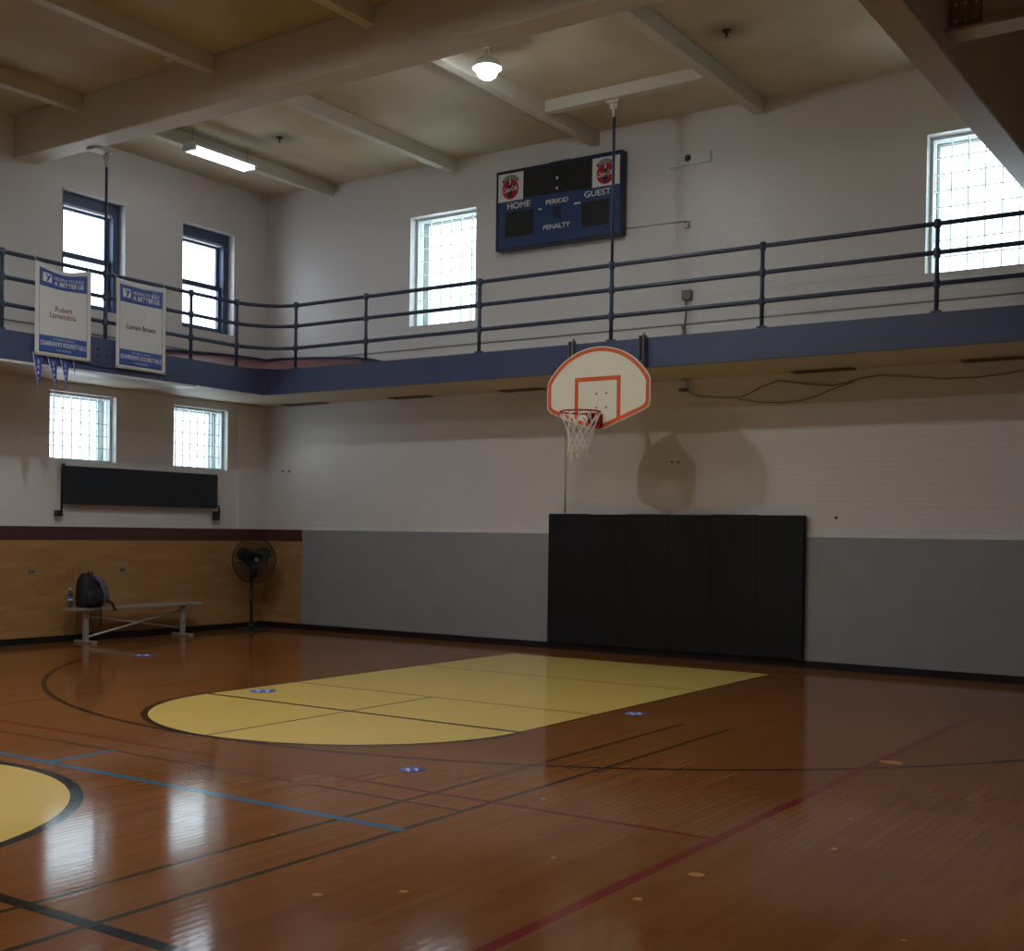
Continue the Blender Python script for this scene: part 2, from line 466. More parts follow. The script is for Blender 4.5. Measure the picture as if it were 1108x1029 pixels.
# wainscot, bands, baseboards
XS = 0.874
bm = bm_new(); box(bm, 0.0, 0.022, Y0, 0.0, 0.09, 1.392); struct('trim_1', bm, M['tile_y'], label='yellow glazed brick wainscot on the left wall')
bm = bm_new(); box(bm, 0.0, 0.024, Y0, 0.0, 1.392, 1.578); struct('trim_2', bm, M['brown_band'], label='brown cap band above the left wall bricks')
bm = bm_new(); box(bm, 0.022, XS, -0.022, 0.0, 0.09, 1.392); struct('trim_3', bm, M['tile_x'], label='short run of yellow bricks on the back wall corner')
bm = bm_new(); box(bm, 0.024, XS, -0.024, 0.0, 1.392, 1.578); struct('trim_4', bm, M['brown_band'], label='short brown band on the back wall corner')
bm = bm_new(); box(bm, XS + 0.004, X1, -0.03, 0.0, 0.09, 1.575); struct('trim_5', bm, M['grey_panel'], label='grey painted lower part of the back wall')
bm = bm_new(); box(bm, XS + 0.004, X1, -0.034, 0.0, 1.575, 1.59); struct('trim_6', bm, M['white_paint'], label='thin pale ledge on top of the grey wall paint')  # white strip stands for light on the panel's top edge
bm = bm_new(); box(bm, 0.0, 0.035, Y0, 0.0, 0.0, 0.09); struct('baseboard_left', bm, M['base_black'])
bm = bm_new(); box(bm, 0.035, X1, -0.04, 0.0, 0.0, 0.088); struct('baseboard_back', bm, M['base_black'])
bm = bm_new(); box(bm, 0.0, X1, -0.012, 0.0, 4.262, 4.278); box(bm, 0.0, 0.012, Y0, 0.0, 4.262, 4.278)
struct('trim_7', bm, M['steel_grey'], label='thin moulding line low on the white upper walls')
bm = bm_new(); box(bm, 0.0, 0.045, -0.60, 0.0, 1.578, 3.55); struct('trim_8', bm, M['wall_y'], label='shallow white corner pilaster under the gallery')

# ------------------------------------------------------------------ windows
def glass_block_window(n, fn, a, b, c, d, cols, rows, rec, frame=True):
    w = bpy.data.objects.new('window_%d' % n, None); C.objects.link(w); w['kind'] = 'structure'
    w.location = fn((a + b) / 2, c, rec)
    D = 0.095; g = 0.006
    if frame:
        bm = bm_new()
        ringprism(bm, [(a, c), (b, c), (b, d), (a, d)], [(a + .035, c + .03), (b - .035, c + .03), (b - .035, d - .035), (a + .035, d - .035)], fn, rec - 0.03, rec + D + .02)
        obj('window_frame', bm, M['white_paint'], w)
        a += .035; b -= .035; c += .03; d -= .035
    bw, bh = (b - a) / cols, (d - c) / rows
    bm = bm_new()
    for i in range(cols):
        for j in range(rows):
            u0, u1, v0, v1 = a + i * bw + g, a + (i + 1) * bw - g, c + j * bh + g, c + (j + 1) * bh - g
            poly = [(u0, v0), (u1, v0), (u1, v1), (u0, v1)]
            prism(bm, poly, fn, rec, rec + 0.006)
            prism(bm, poly, fn, rec + D - 0.006, rec + D)
    obj('glass_blocks', bm, M['glass_block'], w)
    bm = bm_new()
    for i in range(cols + 1):
        u = a + i * bw
        prism(bm, [(max(u - g * .95, a), c), (min(u + g * .95, b), c), (min(u + g * .95, b), d), (max(u - g * .95, a), d)], fn, rec + 0.034, rec + D - 0.034)
    for j in range(rows + 1):
        v = c + j * bh
        prism(bm, [(a, max(v - g * .95, c)), (b, max(v - g * .95, c)), (b, min(v + g * .95, d)), (a, min(v + g * .95, d))], fn, rec + 0.035, rec + D - 0.035)
    obj('mortar_grid', bm, M['mortar'], w)
    bm = bm_new(); ringprism(bm, [(a, c), (b, c), (b, d), (a, d)], [(a + .012, c + .012), (b - .012, c + .012), (b - .012, d - .012), (a + .012, d - .012)], fn, rec + D + .021, T - .001)
    obj('outer_jamb', bm, M['outer_jamb'], w)

def sash_window(n, a, b, c, d):
    fn = fnL
    w = bpy.data.objects.new('window_%d' % n, None); C.objects.link(w); w['kind'] = 'structure'
    w.location = fn((a + b) / 2, c, 0.15)
    rp = lambda bm, o, i, d0, d1: ringprism(bm, [(o[0], o[2]), (o[1], o[2]), (o[1], o[3]), (o[0], o[3])], [(i[0], i[2]), (i[1], i[2]), (i[1], i[3]), (i[0], i[3])], fn, d0, d1)
    o = (a, b, c, d); i = (a + .11, b - .11, c + .05, d - .15)
    bm = bm_new(); rp(bm, o, i, 0.13, 0.30); obj('window_frame', bm, M['window_paint'], w)
    zm = c + 0.47 * (d - c)
    up = (i[0], i[1], zm - .02, i[3]); upi = (i[0] + .05, i[1] - .05, zm + .05, i[3] - .07)
    lo = (i[0], i[1], i[2], zm + .03); loi = (i[0] + .05, i[1] - .05, i[2] + .07, zm - .04)
    bm = bm_new(); rp(bm, up, upi, 0.235, 0.275); u_ = obj('upper_sash', bm, M['window_paint'], w)
    bm = bm_new(); rp(bm, lo, loi, 0.185, 0.225); l_ = obj('lower_sash', bm, M['window_paint'], w)
    for nm, q, dd, pr in (('upper_pane', upi, 0.255, u_), ('lower_pane', loi, 0.205, l_)):
        bm = bm_new(); prism(bm, [(q[0], q[2]), (q[1], q[2]), (q[1], q[3]), (q[0], q[3])], fn, dd, dd + .004); obj(nm, bm, M['glass'], pr)
    bm = bm_new(); prism(bm, [(i[0], i[3] - .035), (i[1], i[3] - .035), (i[1], i[3]), (i[0], i[3])], fn, 0.16, 0.235); obj('blind_headrail', bm, M['white_paint'], w)
    bm = bm_new(); prism(bm, [(a, c - .0), (b, c - .0), (b, c + .02), (a, c + .02)], fn, 0.0, 0.13); obj('window_sill', bm, M['white_paint'], w)

for k, h in enumerate(LW): glass_block_window(1 + k, fnL, *h, 7, 5, 0.13)
for k, h in enumerate(UW): sash_window(3 + k, *h)
for k, h in enumerate(BW): glass_block_window(5 + k, fnB, *h, 6, 8, 0.17, True)

# ------------------------------------------------------------------ ceiling beams
def beam(name, bm, m, label):
    return tag(obj(name, bm, m), label, 'beam', kind='thing')
GY0, GY1, GZ = -4.58, -4.25, 6.38
bm = bm_new(); box(bm, 0.0, 11.60, GY0, GY1, GZ, ZC, 0.012)
beam('ceiling_girder', bm, M['girder'], 'wide cream girder crossing the ceiling from the left wall')
jl = ['cream ceiling joist against the fluorescent light near the corner', 'cream ceiling joist between the fluorescent light and the round lamp',
      'cream ceiling joist behind the round lamp, ending above the scoreboard', 'cream ceiling joist right of the scoreboard with small bolt holes']
for x, l in zip((1.367, 3.765, 6.13, 8.46), jl):
    bm = bm_new(); box(bm, x - .067, x + .067, GY1, 0.0, 6.76, ZC, 0.006); beam('ceiling_joist', bm, M['joist'], l)
jl = ['cream joist on the near side of the girder, first from the left wall', 'cream joist on the near side of the girder, second from the left wall',
      'cream joist on the near side of the girder, third from the left wall']
for x, l in zip((1.367, 3.765, 6.13), jl):
    bm = bm_new(); box(bm, x - .067, x + .067, -11.0, GY0, 6.74, ZC, 0.006); beam('ceiling_joist', bm, M['joist'], l)
bm = bm_new(); box(bm, 6.13 + .067, 8.46 - .067, -1.37, -1.23, 6.80, ZC, 0.006)
beam('header_beam', bm, M['joist'], 'short cross beam holding the hanger rod above the scoreboard')
bm = bm_new(); box(bm, 11.60, 11.87, Y0 + 0.01, -0.003, 5.30, ZC - .003, 0.015)
beam('ceiling_girder', bm, M['dark_girder'], 'deep tan girder slanting across the upper right corner')
# steel cross beam bolted to the deep girder
t = thing('ceiling_cross_beam', 'tan steel cross beam bolted to the deep girder at upper right', 'beam', (11.87, -4.4, 5.45)); t['kind'] = 'thing'
bm = bm_new()
box(bm, 11.87, X1, -4.52, -4.28, 5.45, 5.475); box(bm, 11.87, X1, -4.52, -4.28, 5.90, 5.925); box(bm, 11.87, X1, -4.41, -4.39, 5.475, 5.90)
obj('beam_body', bm, M['dark_girder'], t)
bm = bm_new(); box(bm, 11.872, 12.12, -4.425, -4.411, 5.50, 5.88); pl = obj('bolt_plate', bm, M['bolt_plate'], t)
for i in range(3):
    for j in range(3):
        bm = bm_new(); lathe(bm, [(0, -.012), (.014, -.012), (.016, 0), (.016, .002)], (11.92 + i * .075, -4.4255, 5.56 + j * .125), 'Y', 8); obj('bolt', bm, M['dark_girder'], pl)

# ------------------------------------------------------------------ gallery (running track)
GX, GYF, ZT, ZB = 1.336, -1.30, 3.905, 3.555
gal = thing('gallery', 'raised gallery running track with slate blue edge along two walls', 'gallery', (0.5, -0.5, ZB)); gal['kind'] = 'thing'
bm = bm_new()
box(bm, .003, X1 - .003, GYF + .05, -.003, ZB + .005, 3.86)
box(bm, .003, GX - .05, Y0 + .003, GYF + .05, ZB + .005, 3.86)
obj('deck', bm, M['soffit'], gal)
bm = bm_new()
box(bm, GX - .05, X1 - .003, GYF, GYF + .05, ZB, ZT); box(bm, GX - .05, GX, Y0 + .003, GYF, ZB, ZT)
obj('fascia', bm, M['blue_paint'], gal)
bm = bm_new(); box(bm, 1.02, GX - .002, -14.0, -2.62, 3.525, 3.553); obj('soffit_strip', bm, M['white_paint'], gal)
R = 0.66; ACX, ACY = GX + R, GYF - R
arc = [(ACX - R * math.cos(a), ACY + R * math.sin(a)) for a in [math.pi / 2 * k / 12 for k in range(13)]]
bm = bm_new()
ap = bm.verts.new((GX, GYF, ZB + .004)); tc = bm.verts.new((GX, GYF, ZT)); tp = [bm.verts.new((x, y, ZT)) for x, y in arc]
bm.faces.new(tp + [tc])
for p, q in zip(tp, tp[1:]): bm.faces.new((p, q, ap))
bm.faces.new((tp[0], ap, tc)); bm.faces.new((tp[-1], tc, ap))
obj('corner_fillet', bm, M['blue_paint'], gal)
# banked corner
st = []
for y in (-3.4, -3.0, -2.6, -2.3): st.append(((GX - .09, y), (0.016, y), 0.36 * (y + 3.4) / 1.44))
for k in range(13):
    a = k / 12; ix, iy = arc[k]
    ou = (0.016, -1.96 + 1.944 * a * 2) if a < .5 else (0.016 + 1.96 * (a - .5) * 2, -0.016)
    h = 0.305 + 0.095 * math.sin(math.pi * a)
    st.append(((ix - .085, iy + .085), ou, h))
for x in (2.3, 2.6, 3.0, 3.35): st.append(((x, GYF + .09), (x, -0.016), 0.33 * (3.35 - x) / 1.36))
bm = bm_new(); prev = None
for (ix, iy), (ox, oy), h in st:
    row = []
    for k in range(7):
        s = k / 6
        row.append(bm.verts.new((ix + (ox - ix) * s, iy + (oy - iy) * s, ZT - .004 + h * (s ** 1.15))))
    row.append(bm.verts.new((ox, oy, 3.862))); row.append(bm.verts.new((ix, iy, 3.862)))
    if prev:
        for k in range(9): bm.faces.new((prev[k], prev[(k + 1) % 9], row[(k + 1) % 9], row[k]))
    else: bm.faces.new(row)
    prev = row
bm.faces.new(prev[::-1])
obj('banked_corner', bm, M['red_track'], gal)
bm = bm_new(); pts = [(ox + (.018 if ox < .1 else 0), oy - (.018 if oy > -.1 else 0), ZT + h + .012) for (_, (ox, oy), h) in st]
tube(bm, pts, 0.018, 6); obj('track_edge_strip', bm, M['blue_paint'], gal)

# soffit vents
vl = ['first from the room corner', 'second from the room corner', 'third, just left of the backboard', 'fourth, right of the backboard', 'fifth, nearest the right frame edge']
vl = ['dusty slot vent under the gallery nearest the room corner', 'dusty slot vent under the gallery between corner and backboard', 'dusty slot vent under the gallery just left of the backboard',
      'dusty slot vent under the gallery above the drooping cable', 'dusty slot vent under the gallery at the far right end']
for (a, b), l in zip(((0.55, 1.42), (2.75, 3.47), (4.72, 5.42), (8.98, 9.73), (10.95, 11.75)), vl):
    t = thing('soffit_vent', l, 'vent', ((a + b) / 2, -.1, ZB), 'slot vents under the gallery')
    bm = bm_new(); ringprism(bm, [(a, -.20), (b, -.20), (b, -.02), (a, -.02)], [(a + .03, -.18), (b - .03, -.18), (b - .03, -.04), (a + .03, -.04)], lambda u, v, d: (u, v, d), ZB - .012, ZB + .004); obj('vent_frame', bm, M['vent_dark'], t)
    bm = bm_new()
    for k in range(6): box(bm, a + .03, b - .03, -.178 + k * .023, -.170 + k * .023, ZB - .010, ZB + .002)
    obj('vent_grille', bm, M['vent_slat'], t)

# ------------------------------------------------------------------ guard railing
rl = thing('guard_railing', 'three-bar slate blue pipe railing along the gallery edge', 'railing', (GX, GYF, ZT))
RO = 0.0
def rail_path(z):
    e = 0.03
    p = [(GX - e, Y0 + .05, z), (GX - e, -10, z), (GX - e, -6, z), (GX - e, -3.0, z)]
    p += [(x - e * (1 - k / 12), y + e * (k / 12), z) for k, (x, y) in enumerate(arc)]
    p += [(3.0, GYF + e, z), (6, GYF + e, z), (10, GYF + e, z), (X1 - .05, GYF + e, z)]
    return p
for z, r in ((4.822, .026), (4.525, .026), (4.207, .026)):
    bm = bm_new(); tube(bm, rail_path(z), r, 12); obj('rail', bm, M['rail_paint'], rl)
posts = [(GX - .03, y) for y in (-2.70, -4.11, -5.57, -7.03, -8.5)] + [(arc[1][0] - .02, arc[1][1]), (arc[11][0], arc[11][1] + .025)] + \
        [(x, GYF + .03) for x in (3.235, 5.17, 7.13, 9.06, 10.97, 12.9)]
for px, py in posts:
    bm = bm_new(); rod(bm, (px, py, ZT + .022), (px, py, 4.85), .024); po = obj('post', bm, M['rail_paint'], rl)
    for z in (4.822, 4.525, 4.207):
        bm = bm_new(); lathe(bm, [(0, -.042), (.034, -.042), (.036, -.03), (.036, .03), (.034, .042), (0, .042)], (px, py, z), 'Z', 12)
        obj('coupling', bm, M['rail_paint'], po)
    bm = bm_new(); box(bm, px - .029, px + .029, py - .029, py + .029, ZT + .001, ZT + .022, .004) if px < GX + .1 else box(bm, px - .055, px + .055, py - .029, py + .029, ZT + .001, ZT + .022, .004); obj('post_flange', bm, M['rail_paint'], po)

def hanger(x, y, z1, label, plate):
    t = thing('hanger_rod', label, 'hanger rod', (x, y, 4.865), 'hanger rods of the gallery')
    bm = bm_new(); rod(bm, (x, y, 4.866), (x, y, z1 - .16), .018); obj('rod', bm, M['rail_paint'], t)
    bm = bm_new(); rod(bm, (x, y, z1 - .20), (x, y, z1 - .03), .022, 10); box(bm, x - .09, x + .09, y - (.24 if plate == 'L' else .05), y + .05, z1 - .03, z1 - .001, .004)
    box(bm, x - .05, x + .05, y - .012, y + .012, z1 - .10, z1 - .03); obj('ceiling_bracket', bm, M['joist'], t)
hanger(GX - .03, -4.11, GZ, 'dark rod from the left railing up to the wide girder', 'L')
hanger(7.13, GYF + .03, 6.80, 'dark rod rising past the scoreboard to the short cross beam', 'B')
# bolted plates that carry the rods on the fascia
t = tag(obj('anchor_plate', (lambda b: (box(b, GX + .001, GX + .02, -4.40, -3.97, 3.62, 3.985, .004), b)[1])(bm_new()), M['blue_paint']), 'slate blue bolted anchor plate on gallery edge between the banners', 'plate')
for j in range(3):
    for i in range(2):
        bm = bm_new(); lathe(bm, [(0, .018), (.016, .018), (.018, 0), (.018, -.001)], (GX + .02, -4.25 + i * .13, 3.68 + j * .08), 'X', 8); obj('bolt', bm, M['blue_paint'], t)

# ------------------------------------------------------------------ scoreboard
sc_ = thing('scoreboard', 'blue electric scoreboard with HOME and GUEST on the back wall', 'scoreboard', (5.63, 0, 5.51))
fS = lambda u, v, d: (u, -0.150 - d, v)
bm = bm_new(); box(bm, 4.645, 6.615, -.150, -.012, 5.51, 6.585, .006); obj('housing', bm, M['score_blue'], sc_)
bm = bm_new(); box(bm, 4.85, 6.40, -.012, -.001, 5.7, 6.45); obj('mounting_back', bm, M['dark_steel'], sc_)
bm = bm_new(); ringprism(bm, [(4.632, 5.50), (6.625, 5.50), (6.625, 6.595), (4.632, 6.595)], [(4.66, 5.525), (6.60, 5.525), (6.60, 6.565), (4.66, 6.565)], lambda u, v, d: (u, d, v), -.158, -.03); obj('edge_frame', bm, M['navy_frame'], sc_)
bm = bm_new(); prism(bm, [(5.085, 6.19), (6.172, 6.165), (6.172, 6.553), (5.085, 6.56)], fS, .001, .004); dsp = obj('clock_window', bm, M['score_dark'], sc_)
for v in (6.378, 6.239):
    bm = bm_new(); prism(bm, [(5.611, v - .018), (5.643, v - .018), (5.643, v + .018), (5.611, v + .018)], fS, .0045, .007); obj('colon_dot', bm, M['white'], dsp)
for nm, q in (('home_score_window', (4.785, 5.252, 5.67, 6.02)), ('guest_score_window', (6.018, 6.432, 5.657, 5.99)), ('period_window', (5.56, 5.70, 5.83, 5.99))):
    bm = bm_new(); prism(bm, [(q[0], q[2]), (q[1], q[2]), (q[1], q[3]), (q[0], q[3])], fS, .001, .004)
    o = obj(nm, bm, M['score_dark'] if nm != 'period_window' else M['navy_frame'], sc_)
lettering('HOME', 4.818, 5.195, 6.057, 6.146, fS, M['white'], sc_, depth=.004, bold=.015)
lettering('GUEST', 6.058, 6.462, 6.047, 6.129, fS, M['white'], sc_, depth=.004, bold=.015)
lettering('PERIOD', 5.455, 5.806, 6.037, 6.101, fS, M['white'], sc_, depth=.004, bold=.015)
lettering('PENALTY', 5.413, 5.843, 5.70, 5.766, fS, M['white'], sc_, depth=.004, bold=.015)
for a, b in ((5.332, 5.384), (5.90, 5.998)):
    bm = bm_new(); prism(bm, [(a, 5.982), (b, 5.982), (b, 6.004), (a, 6.004)], fS, .001, .004); obj('possession_light', bm, M['white'], sc_)
bm = bm_new(); tube(bm, [(5.48, -.09, 6.597), (5.48, -.09, 6.622), (5.79, -.09, 6.622), (5.79, -.09, 6.597)], .009, 8); obj('lifting_handle', bm, M['steel_grey'], sc_)
def circle(cx, cy, rx, ry, n=32, a0=0.0, a1=2 * math.pi):
    return [(cx + rx * math.cos(a0 + (a1 - a0) * k / n), cy + ry * math.sin(a0 + (a1 - a0) * k / n)) for k in range(n if a1 - a0 > 6.2 else n + 1)]
for u0, u1, v0, v1 in ((4.664, 5.078, 6.172, 6.555), (6.178, 6.592, 6.16, 6.54)):
    bm = bm_new(); prism(bm, [(u0, v0), (u1, v0), (u1, v1), (u0, v1)], fS, .001, .004); lp = obj('logo_panel', bm, M['white'], sc_)
    cx, cy = (u0 + u1) / 2 - .005, v0 + .165
    bm = bm_new(); prism(bm, circle(cx, cy, .137, .142), fS, .0045, .006); obj('red_disc', bm, M['logo_red'], lp)
    outer = circle(cx, cy, .182, .192, 20, math.radians(38), math.radians(142)); inner = circle(cx, cy, .142, .148, 20, math.radians(38), math.radians(142))
    bm = bm_new(); prism(bm, outer + inner[::-1], fS, .0045, .006); obj('green_arc', bm, M['logo_green'], lp)
    me = text_mesh('ALWAYS'); bm = bm_new(); bm.from_mesh(me); bpy.data.meshes.remove(me)
    xs = [v.co.x for v in bm.verts]; ys = [v.co.y for v in bm.verts]; ax, bx, ay, by = min(xs), max(xs), min(ys), max(ys)
    for v in bm.verts:
        an = math.radians(132 - 84 * (v.co.x - ax) / (bx - ax)); rr = .150 + .028 * (v.co.y - ay) / (by - ay)
        v.co = Vector(fS(cx + rr * math.cos(an), cy + rr * 1.04 * math.sin(an), .0075))
    obj('arc_lettering', bm, M['white'], lp)
    prof = [(0.0, -.125), (.032, -.12), (.036, -.06), (.030, -.015), (.035, .02), (.022, .06), (.014, .10), (.014, .125), (0, .125)]
    bm = bm_new(); prism(bm, [(cx + r, cy + h) for r, h in prof[1:-1]] + [(cx - r, cy + h) for r, h in prof[1:-1][::-1]], fS, .0065, .008); obj('bottle_print', bm, M['bottle_dark'], lp)
    bm = bm_new(); prism(bm, [(cx - .012, cy + .06), (cx + .006, cy + .06), (cx + .008, cy + .125), (cx - .012, cy + .125)], fS, .0085, .0095); obj('bottle_shine', bm, M['white'], lp)
    lettering('Coca-Cola', cx - .118, cx + .118, cy - .035, cy + .035, lambda u, v, d, cx=cx: fS(u, v + (u - cx) * .12, .010 + d * .3), M['white'], lp, shear=.35, bold=.02)

# ------------------------------------------------------------------ small things on the back wall
t = thing('wall_plate', 'white blanked plate with a dark bolt, right of scoreboard', 'plate', (7.53, 0, 6.29)); t['kind'] = 'thing'
bm = bm_new(); box(bm, 7.24, 7.825, -.035, -.001, 6.285, 6.425, .01); obj('mounting_plate', bm, M['white_paint'], t)
bm = bm_new(); lathe(bm, [(0, -.02), (.03, -.015), (.045, 0), (.045, .004)], (7.51, -.036, 6.372), 'Y', 14); obj('bolt_boss', bm, M['soot'], t)
t = thing('surface_conduit', 'thin painted conduit running right from scoreboard to outlet box', 'conduit', (7.2, 0, 5.58))
bm = bm_new(); tube(bm, [(6.63, -.012, 5.60), (7.0, -.012, 5.595), (7.47, -.012, 5.585)], .009, 8); obj('mounted_tube', bm, M['soffit'], t)
bm = bm_new(); box(bm, 7.46, 7.54, -.05, -.001, 5.49, 5.575, .005); obj('outlet_box', bm, M['soffit'], t)
bm = bm_new(); box(bm, 7.475, 7.525, -.053, -.05, 5.553, 5.572); obj('box_knockout', bm, M['soot'], t)
t = thing('junction_box', 'grey junction box on the upper back wall behind the railing', 'junction box', (7.52, 0, 4.14))
bm = bm_new(); box(bm, 7.465, 7.59, -.07, -.001, 4.575, 4.695, .006); obj('box_mount', bm, M['steel_grey'], t)
bm = bm_new(); box(bm, 7.47, 7.585, -.076, -.0705, 4.58, 4.69, .002); obj('cover', bm, M['dark_steel'], t)
bm = bm_new(); tube(bm, [(7.505, -.02, 4.574), (7.51, -.02, 4.40), (7.495, -.02, 4.25), (7.50, -.02, 3.863)], .011, 8); obj('feed_cord', bm, M['dark_steel'], t)
bm = bm_new(); rod(bm, (7.468, -.016, 3.863), (7.468, -.016, 4.23), .008, 8); lathe(bm, [(0, .03), (.022, .03), (.016, 0), (0, 0)], (7.468, -.02, 4.22), 'Z', 10); obj('pipe_stub', bm, M['steel_grey'], t)
t = thing('wall_conduit', 'thin vertical painted conduit on back wall above the black pad', 'conduit', (5.735, -.012, 1.86)); t['kind'] = 'thing'
bm = bm_new(); rod(bm, (5.735, -.012, 1.86), (5.735, -.012, 3.55), .010, 8); obj('mounted_tube', bm, M['soffit'], t)
t = thing('soffit_pipe', 'stubby cream pipe hanging under the gallery right of backboard', 'pipe', (7.5, -.09, 3.40))
bm = bm_new(); rod(bm, (7.53, -.09, 3.43), (7.53, -.09, 3.553), .055, 18); obj('pipe_mount', bm, M['white_paint'], t)
bm = bm_new(); lathe(bm, [(0, 0), (.065, 0), (.065, .03), (.055, .035), (0, .035)], (7.53, -.09, 3.405), 'Z', 18); obj('pipe_collar', bm, M['vent_dark'], t)
c1 = [(7.56, 3.404), (7.68, 3.35), (7.90, 3.318), (8.262, 3.296), (8.40, 3.34), (8.542, 3.413), (8.771, 3.478), (9.0, 3.435), (9.133, 3.41), (9.441, 3.375), (9.6, 3.40), (9.80, 3.45), (9.992, 3.468), (10.32, 3.436), (10.72, 3.382), (11.106, 3.377), (11.4, 3.40), (11.8, 3.46), (12.4, 3.5)]
c2 = [(8.262, 3.28), (8.43, 3.245), (8.592, 3.222), (8.82, 3.21), (9.047, 3.221), (9.25, 3.27), (9.399, 3.322), (9.58, 3.38), (9.698, 3.412)]
t = thing('hanging_cable', 'grey cable drooping along the back wall under the gallery', 'cable', (9.5, -.02, 3.2))
bm = bm_new(); tube(bm, [(x, -.016, z) for x, z in c1], .009, 8); obj('cable_run', bm, M['cable'], t)
bm = bm_new(); tube(bm, [(x, -.016, z - .004) for x, z in c2], .008, 8); obj('cable_loop', bm, M['cable'], t)
for (x, z), l in zip(((7.336, 2.516), (7.428, 2.514)), ('left of the pair of dark anchor bolts above the black pad', 'right of the pair of dark anchor bolts above the black pad')):
    bm = bm_new(); lathe(bm, [(0, -.012), (.012, -.01), (.016, 0)], (x, -.002, z), 'Y', 10); tag(obj('mount_bolt', bm, M['soot']), l, 'bolt', 'anchor bolts in the back wall')
for (x, z), l in zip(((0.407, 2.513), (0.551, 2.511), (9.513, 1.812)), ('left dark anchor bolt on the white back wall near the fan corner', 'right dark anchor bolt on the white back wall near the fan corner', 'small dark anchor bolt above the grey paint right of the pad')):
    bm = bm_new(); lathe(bm, [(0, -.012), (.014, -.01), (.020, 0)], (x, -.002, z), 'Y', 10); tag(obj('mount_bolt', bm, M['soot']), l, 'bolt', 'anchor bolts in the back wall')

# ------------------------------------------------------------------ floor-level wall pad
wp = thing('safety_pad', 'large black padded safety mat against the back wall below the hoop', 'wall pad', (7.35, -.08, 0.09))
for k in range(6):
    a = 5.545 + k * .602
    bm = bm_new(); box(bm, a + .0003, a + .6017, -.115, -.041, 0.10, 1.838 + (.006 if k % 2 == 0 else 0) - .002 * k * .3, .004); obj('pad_panel', bm, M['black_pad'], wp)
bm = bm_new(); box(bm, 5.56, 9.14, -.040, -.035, 0.13, 1.80); obj('backing_mount', bm, M['black_steel'], wp)

# ------------------------------------------------------------------ basketball hoop
BX, BY, RZ = 7.175, -1.65, 2.985
hp = thing('basketball_hoop', 'fan-shaped cream and orange backboard with rim and net on the gallery edge', 'basketball hoop', (BX, GYF, 2.82))
fH = lambda u, v, d: (BX + u, BY - d, v)
HW, ZTOP, ZB0 = 0.70, 3.79, 2.82
def fan_outline(ins):
    hw = HW - ins
    Rr = 0.803 - ins; cz = ZTOP - 0.803
    p = []
    a0 = math.acos(min(1, hw / Rr)) + 0.04
    n = 40
    for k in range(n + 1):
        a = a0 + (math.pi - 2 * a0) * k / n
        p.append((Rr * math.cos(a), cz + Rr * math.sin(a)))
    # left side down, rounded lower corners, sloped lower edges, flat foot
    zl = 3.075 + ins * .55
    slope = math.atan2(3.045 - ZB0, HW - .10)
    zc = lambda u: ZB0 + ins / math.cos(slope) + (abs(u) - .10) * math.tan(slope) if abs(u) > .10 else ZB0 + ins
    left = [(-hw, 3.36), (-hw, zl + .04), (-hw + .006, zl), (-hw + .03, zl - .03), (-hw + .075, zc(hw - .075)), (-.30, zc(.30)), (-.095 + ins * .3, zc(0))]
    p += left
    p += [(-u, v) for u, v in left[::-1]]
    return p
o0, o1, o2 = fan_outline(0), fan_outline(.012), fan_outline(.056)
bm = bm_new(); prism(bm, o0, fH, -.03, 0.0); bb = obj('backboard', bm, M['board_white'], hp)
bm = bm_new(); ringprism(bm, o1, o2, fH, .0005, .0025); obj('border_stripe', bm, M['orange'], bb); bb.children[-1]['label'] = 'orange border stripe'
sq = [(-.312, 2.90), (-.262, 2.90), (-.262, 3.385), (.262, 3.385), (.262, 2.90), (.312, 2.90), (.312, 3.435), (-.312, 3.435)]
bm = bm_new(); prism(bm, sq, fH, .0006, .0026); o = obj('target_square', bm, M['orange'], bb); o['label'] = 'orange target square'
for u in (-.006, .125):
    for v in (3.235, 3.07):
        bm = bm_new(); lathe(bm, [(0, -.008), (.009, -.006), (.011, 0)], fH(u - .005, v, .001), 'Y', 8); obj('bolt', bm, M['soot'], bb)
rm_c = (BX, BY - .15 - .235, RZ)
bm = bm_new(); tube(bm, [(rm_c[0] + .232 * math.cos(a), rm_c[1] + .232 * math.sin(a), RZ) for a in [2 * math.pi * k / 40 for k in range(40)]], .0105, 10, closed=True)
rim = obj('rim', bm, M['rim_red'], hp)
bm = bm_new()
box(bm, BX - .08, BX + .08, BY - .014, BY - .003, 2.825, 2.992, .003)
prism(bm, [(0.014, 2.992), (.165, 2.992), (.165, 2.970), (.03, 2.83), (.014, 2.83)], lambda u, v, d: (BX + d, BY - u, v), .050, .062)
prism(bm, [(0.014, 2.992), (.165, 2.992), (.165, 2.970), (.03, 2.83), (.014, 2.83)], lambda u, v, d: (BX + d, BY - u, v), -.062, -.050)
box(bm, BX - .062, BX + .062, BY - .165, BY - .014, 2.984, 2.994)
obj('rim_bracket', bm, M['rim_red'], rim)
bm = bm_new()
for s in (-1, 1): tube(bm, [(BX + s * .055, BY - .016, 2.86), (BX + s * .13, BY - .19, 2.972)], .008, 8)
obj('rim_brace', bm, M['rim_red'], rim)
bm = bm_new()
for k in range(12):
    a = 2 * math.pi * k / 12
    c, s = math.cos(a), math.sin(a)
    tube(bm, [(rm_c[0] + .232 * c, rm_c[1] + .232 * s, RZ - .008), (rm_c[0] + .240 * c, rm_c[1] + .240 * s, RZ - .020), (rm_c[0] + .230 * c, rm_c[1] + .230 * s, RZ - .026)], .004, 6)
obj('net_hook', bm, M['rim_red'], rim)
